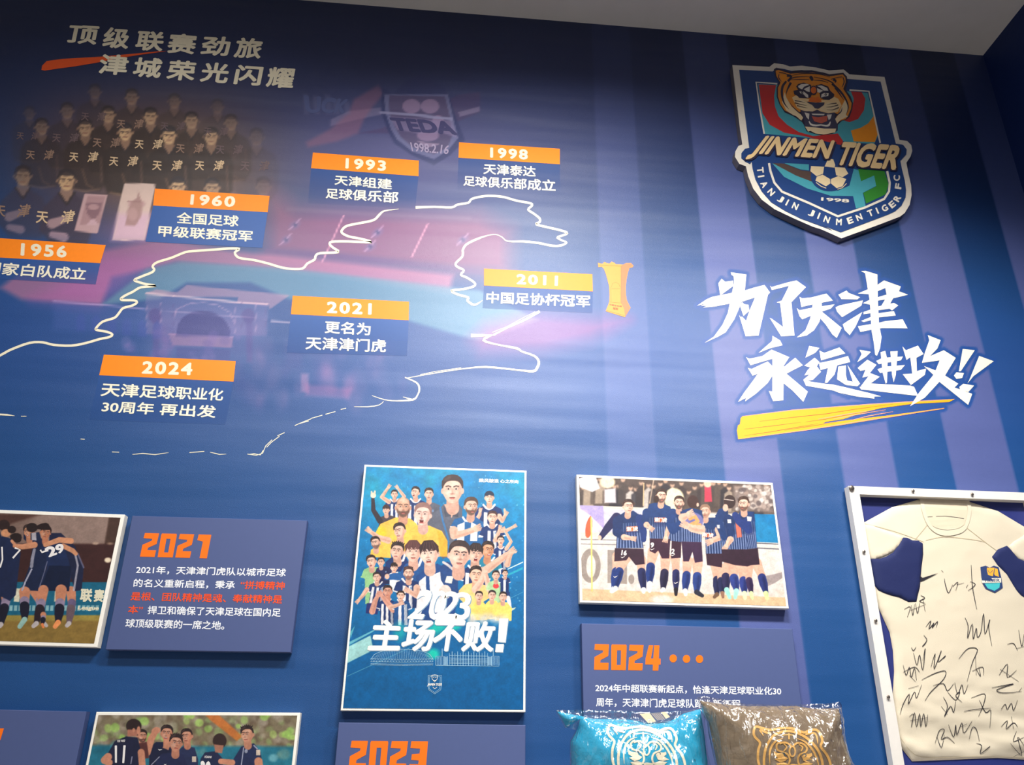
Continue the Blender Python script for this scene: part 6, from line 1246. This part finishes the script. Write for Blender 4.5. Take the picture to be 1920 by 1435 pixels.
# ---- cushions in clear bags on a ledge in front of the wall
TP = .30
def cushion(label, fr, out_px, bag_px, m_f, m_logo, lx, ly, thick, seed, TP=.30):
    out = wpts(fr, out_px, TP); cen = out.mean(0); zb = out[:, 1].min()
    root = empty('cushion', (cen[0], -TP, zb), label, 'cushion')
    def h(x, z):
        d = edge_dist(x, z, out); r = np.clip(d/.15, 0, 1); n_ = vnoise(x*14+seed, z*14+seed, seed, 3)-.5; w_ = vnoise((x+z)*30+seed, (z-x)*12+seed, seed+1, 2)-.5
        return TP+thick*np.sqrt(1-(1-r)**2)+(.018*n_+.008*w_)*np.clip(d/.03, 0, 1)
    def hb(x, z):
        r = np.clip(edge_dist(x, z, out)/.15, 0, 1); return TP-.002-thick*.8*np.sqrt(1-(1-r)**2)
    cloth('cover', out, .011, h, hb, m_f, root)
    F = Ink(h, TP+.05, .0012)
    T_ = lambda pts: [(a+lx, b+ly) for a, b in pts]
    k = 1.0
    for p_, w_ in (([(800, 1000), (765, 900), (750, 820), (755, 720), (775, 640), (718, 575), (700, 520), (725, 452), (800, 470), (890, 490), (960, 480), (1060, 468), (1170, 478), (1285, 520), (1350, 495), (1430, 490), (1480, 550), (1498, 620), (1480, 685), (1545, 770), (1585, 860), (1600, 960), (1590, 1080)], 4.6),
        ([(880, 1080), (835, 980), (820, 860), (832, 740), (865, 650), (930, 560), (1030, 512), (1150, 508), (1280, 560), (1390, 650), (1465, 760), (1500, 880), (1500, 1000), (1480, 1080)], 4.8), ([(890, 900), (885, 780), (905, 690), (960, 620), (1040, 590)], [.8, 3, 4, 3.4, .8]), ([(1200, 590), (1300, 630), (1390, 730), (1440, 840), (1460, 930)], [.8, 3.4, 4, 3, .8]),
        ([(815, 560), (790, 520), (775, 490), (850, 520), (900, 530)], [1, 2.6, 3.4, 4.4, 3]), ([(1300, 545), (1370, 525), (1420, 540), (1440, 600), (1445, 650)], [3, 4.4, 3.4, 2.6, 1]), ([(980, 560), (1100, 545), (1200, 560)], [.5, 2.2, .5]), ([(1110, 530), (1112, 600)], [3, 3]),
        ([(1015, 625), (970, 660), (975, 720), (1030, 745), (1090, 770), (1120, 830), (1105, 890), (1060, 920)], 3.6), ([(1000, 650), (1060, 635), (1120, 660), (1140, 690)], 3.6), ([(1160, 680), (1200, 645), (1270, 650), (1320, 700), (1300, 750), (1240, 775), (1215, 830), (1230, 890), (1290, 920)], 3.6),
        ([(1050, 650), (1085, 690), (1050, 735)], [2, 3, 2]), ([(1225, 660), (1270, 690), (1250, 740)], [2, 3, 2])):
        F.stroke(T_(p_), w_, m_logo, 0, fr, sm=3)
    F.stroke(T_([(1150+34*math.cos(a), 740+58*math.sin(a)) for a in np.linspace(0, 6.28, 18, False)]), 3.2, m_logo, 1, fr, closed=True)
    for p_ in ([(935, 735), (975, 760), (1040, 765), (1060, 800), (1100, 820), (1070, 850), (1010, 870), (945, 830), (990, 820), (940, 790)], [(1255, 790), (1290, 765), (1340, 768), (1375, 760), (1380, 790), (1350, 815), (1410, 850), (1340, 870), (1280, 850)], [(960, 880), (1050, 868), (1110, 890), (1060, 930), (1000, 935)], [(1240, 890), (1300, 868), (1390, 880), (1340, 930), (1270, 930)], [(1110, 895), (1150, 885), (1235, 895), (1220, 930), (1180, 960), (1140, 950)]): F.poly(T_(p_), m_logo, 2, fr)
    for x, y in ((1045, 775), (1290, 785)): F.stroke(T_([(x+20*math.cos(a), y+18*math.sin(a)) for a in np.linspace(0, 6.28, 12, False)]), 1.6, mat('logo_gap', (70, 96, 110), .6), 3, fr, closed=True)
    for p_ in ([(960, 980), (1060, 1000), (1150, 980), (1250, 1005), (1380, 980)], [(1000, 1040), (1080, 1180), (1250, 1180), (1350, 1040)], [(860, 1080), (980, 1260), (1180, 1320), (1380, 1260), (1490, 1080)]): F.stroke(T_(p_), 4.2, m_logo, 0, fr, sm=3)
    local(F.build('tiger_print', label='line drawing of a tiger head'), root)
    # plastic bag
    bo = wpts(fr, bag_px, TP)
    def bh(x, z):
        n_ = vnoise((x-z*.6)*22+seed, (z+x*.4)*9+seed, seed+5, 3); rdg = 1-np.abs(n_*2-1)
        return np.where(inside(x, z, out), h(x, z), TP+.002)+.006+.013*rdg**4
    bag = cloth('clear_bag', bo, .0085, bh, lambda x, z: np.where(inside(x, z, out), hb(x, z), TP-.003)-.004, M_bag, root)
    return root, h
M_bag = clear_mat('bag_film', 1.0, .16, bump=.03, fac=.13, tint=(.97, .97, .97))
M_bluef = mat('blue_plush', (44, 158, 196), .9, bump=.0015, bscale=(90, 90, 90), var=.05, spec=.1); M_brownf = mat('brown_plush', (128, 112, 92), .9, bump=.0015, bscale=(90, 90, 90), var=.05, spec=.1)
M_lg1 = mat('cream_logo', (240, 228, 200), .6); M_lg2 = mat('gold_logo', (224, 172, 92), .6)
GB, GC = (1030, 1300, 6.194), (1300, 1290, 6.194)
blue_out = [(95, 215), (380, 270), (520, 300), (940, 310), (1100, 345), (1400, 330), (1560, 240), (1750, 185), (1795, 440), (1840, 836), (1900, 1500), (1930, 1900), (1600, 1870), (700, 1870), (250, 1900), (290, 1500), (255, 836), (250, 570), (330, 420), (360, 300), (200, 400)]
blue_bag = [(72, 200), (380, 196), (880, 205), (1230, 225), (1460, 205), (1600, 215), (1775, 160), (1805, 440), (1855, 836), (1920, 1500), (1945, 1920), (1600, 1890), (700, 1890), (235, 1920), (275, 1500), (243, 836), (240, 560), (310, 430), (180, 400)]
root, hB = cushion('turquoise cushion with a cream tiger print, in a clear bag below the 2024 text board', GB, blue_out, blue_bag, M_bluef, M_lg1, -20, -78, .085, 3)
F = Ink(lambda x, z: hB(x, z)*0+TP+.018, TP+.02, .0); M_lab = mat('label_paper', (240, 214, 180), .5); M_lab2 = mat('label_grey', (120, 124, 140), .5)
F.poly([(1048, 242), (1165, 232), (1240, 330), (1150, 352)], M_lab, 0, GB); F.poly([(1172, 232), (1290, 222), (1345, 300), (1250, 322)], M_lab2, 0, GB); F.poly([(1296, 222), (1350, 218), (1402, 278), (1352, 298)], M_lab, 0, GB)
for k in range(5): F.stroke([(1190+k*22, 236), (1262+k*20, 312)], .5, M_lab, 1, GB)
local(F.build('price_label', label='small cream and grey paper label'), root)
brown_out = [(75, 150), (330, 190), (560, 210), (800, 215), (1200, 215), (1400, 245), (1690, 240), (1705, 380), (1720, 520), (1760, 700), (1820, 898), (1900, 1500), (1930, 1900), (1500, 1870), (900, 1870), (420, 1900), (400, 1500), (280, 898), (200, 500), (180, 400), (130, 300)]
brown_bag = [(50, 110), (120, 100), (330, 135), (580, 190), (860, 200), (1200, 198), (1560, 185), (1680, 165), (1706, 200), (1712, 380), (1735, 520), (1775, 700), (1840, 898), (1920, 1500), (1945, 1920), (1500, 1890), (900, 1890), (400, 1920), (380, 1500), (262, 898), (180, 520), (165, 400), (100, 260)]
root, hC = cushion('brown cushion with a golden tiger print, in a clear bag beside the framed shirt', GC, brown_out, brown_bag, M_brownf, M_lg2, 0, 0, .085, 17, .37)
zb = min(o.location.z for o in bpy.data.objects if o.name.startswith('cushion'))-.004
sx0 = wall_point(1000, 1400, TP)[0]-.1
ledge = empty('display_ledge', (sx0+.75, 0, zb-.03), 'white wall ledge carrying the two bagged cushions below the picture edge', 'ledge')
local(box('ledge_board', (sx0, -TP-.14, zb-.03), (sx0+1.35, -.042, zb), M_fr), ledge)
for x in (sx0+.2, sx0+1.1): local(box('bracket', (x, -.25, zb-.12), (x+.02, -.042, zb-.0305), M_steel), ledge)
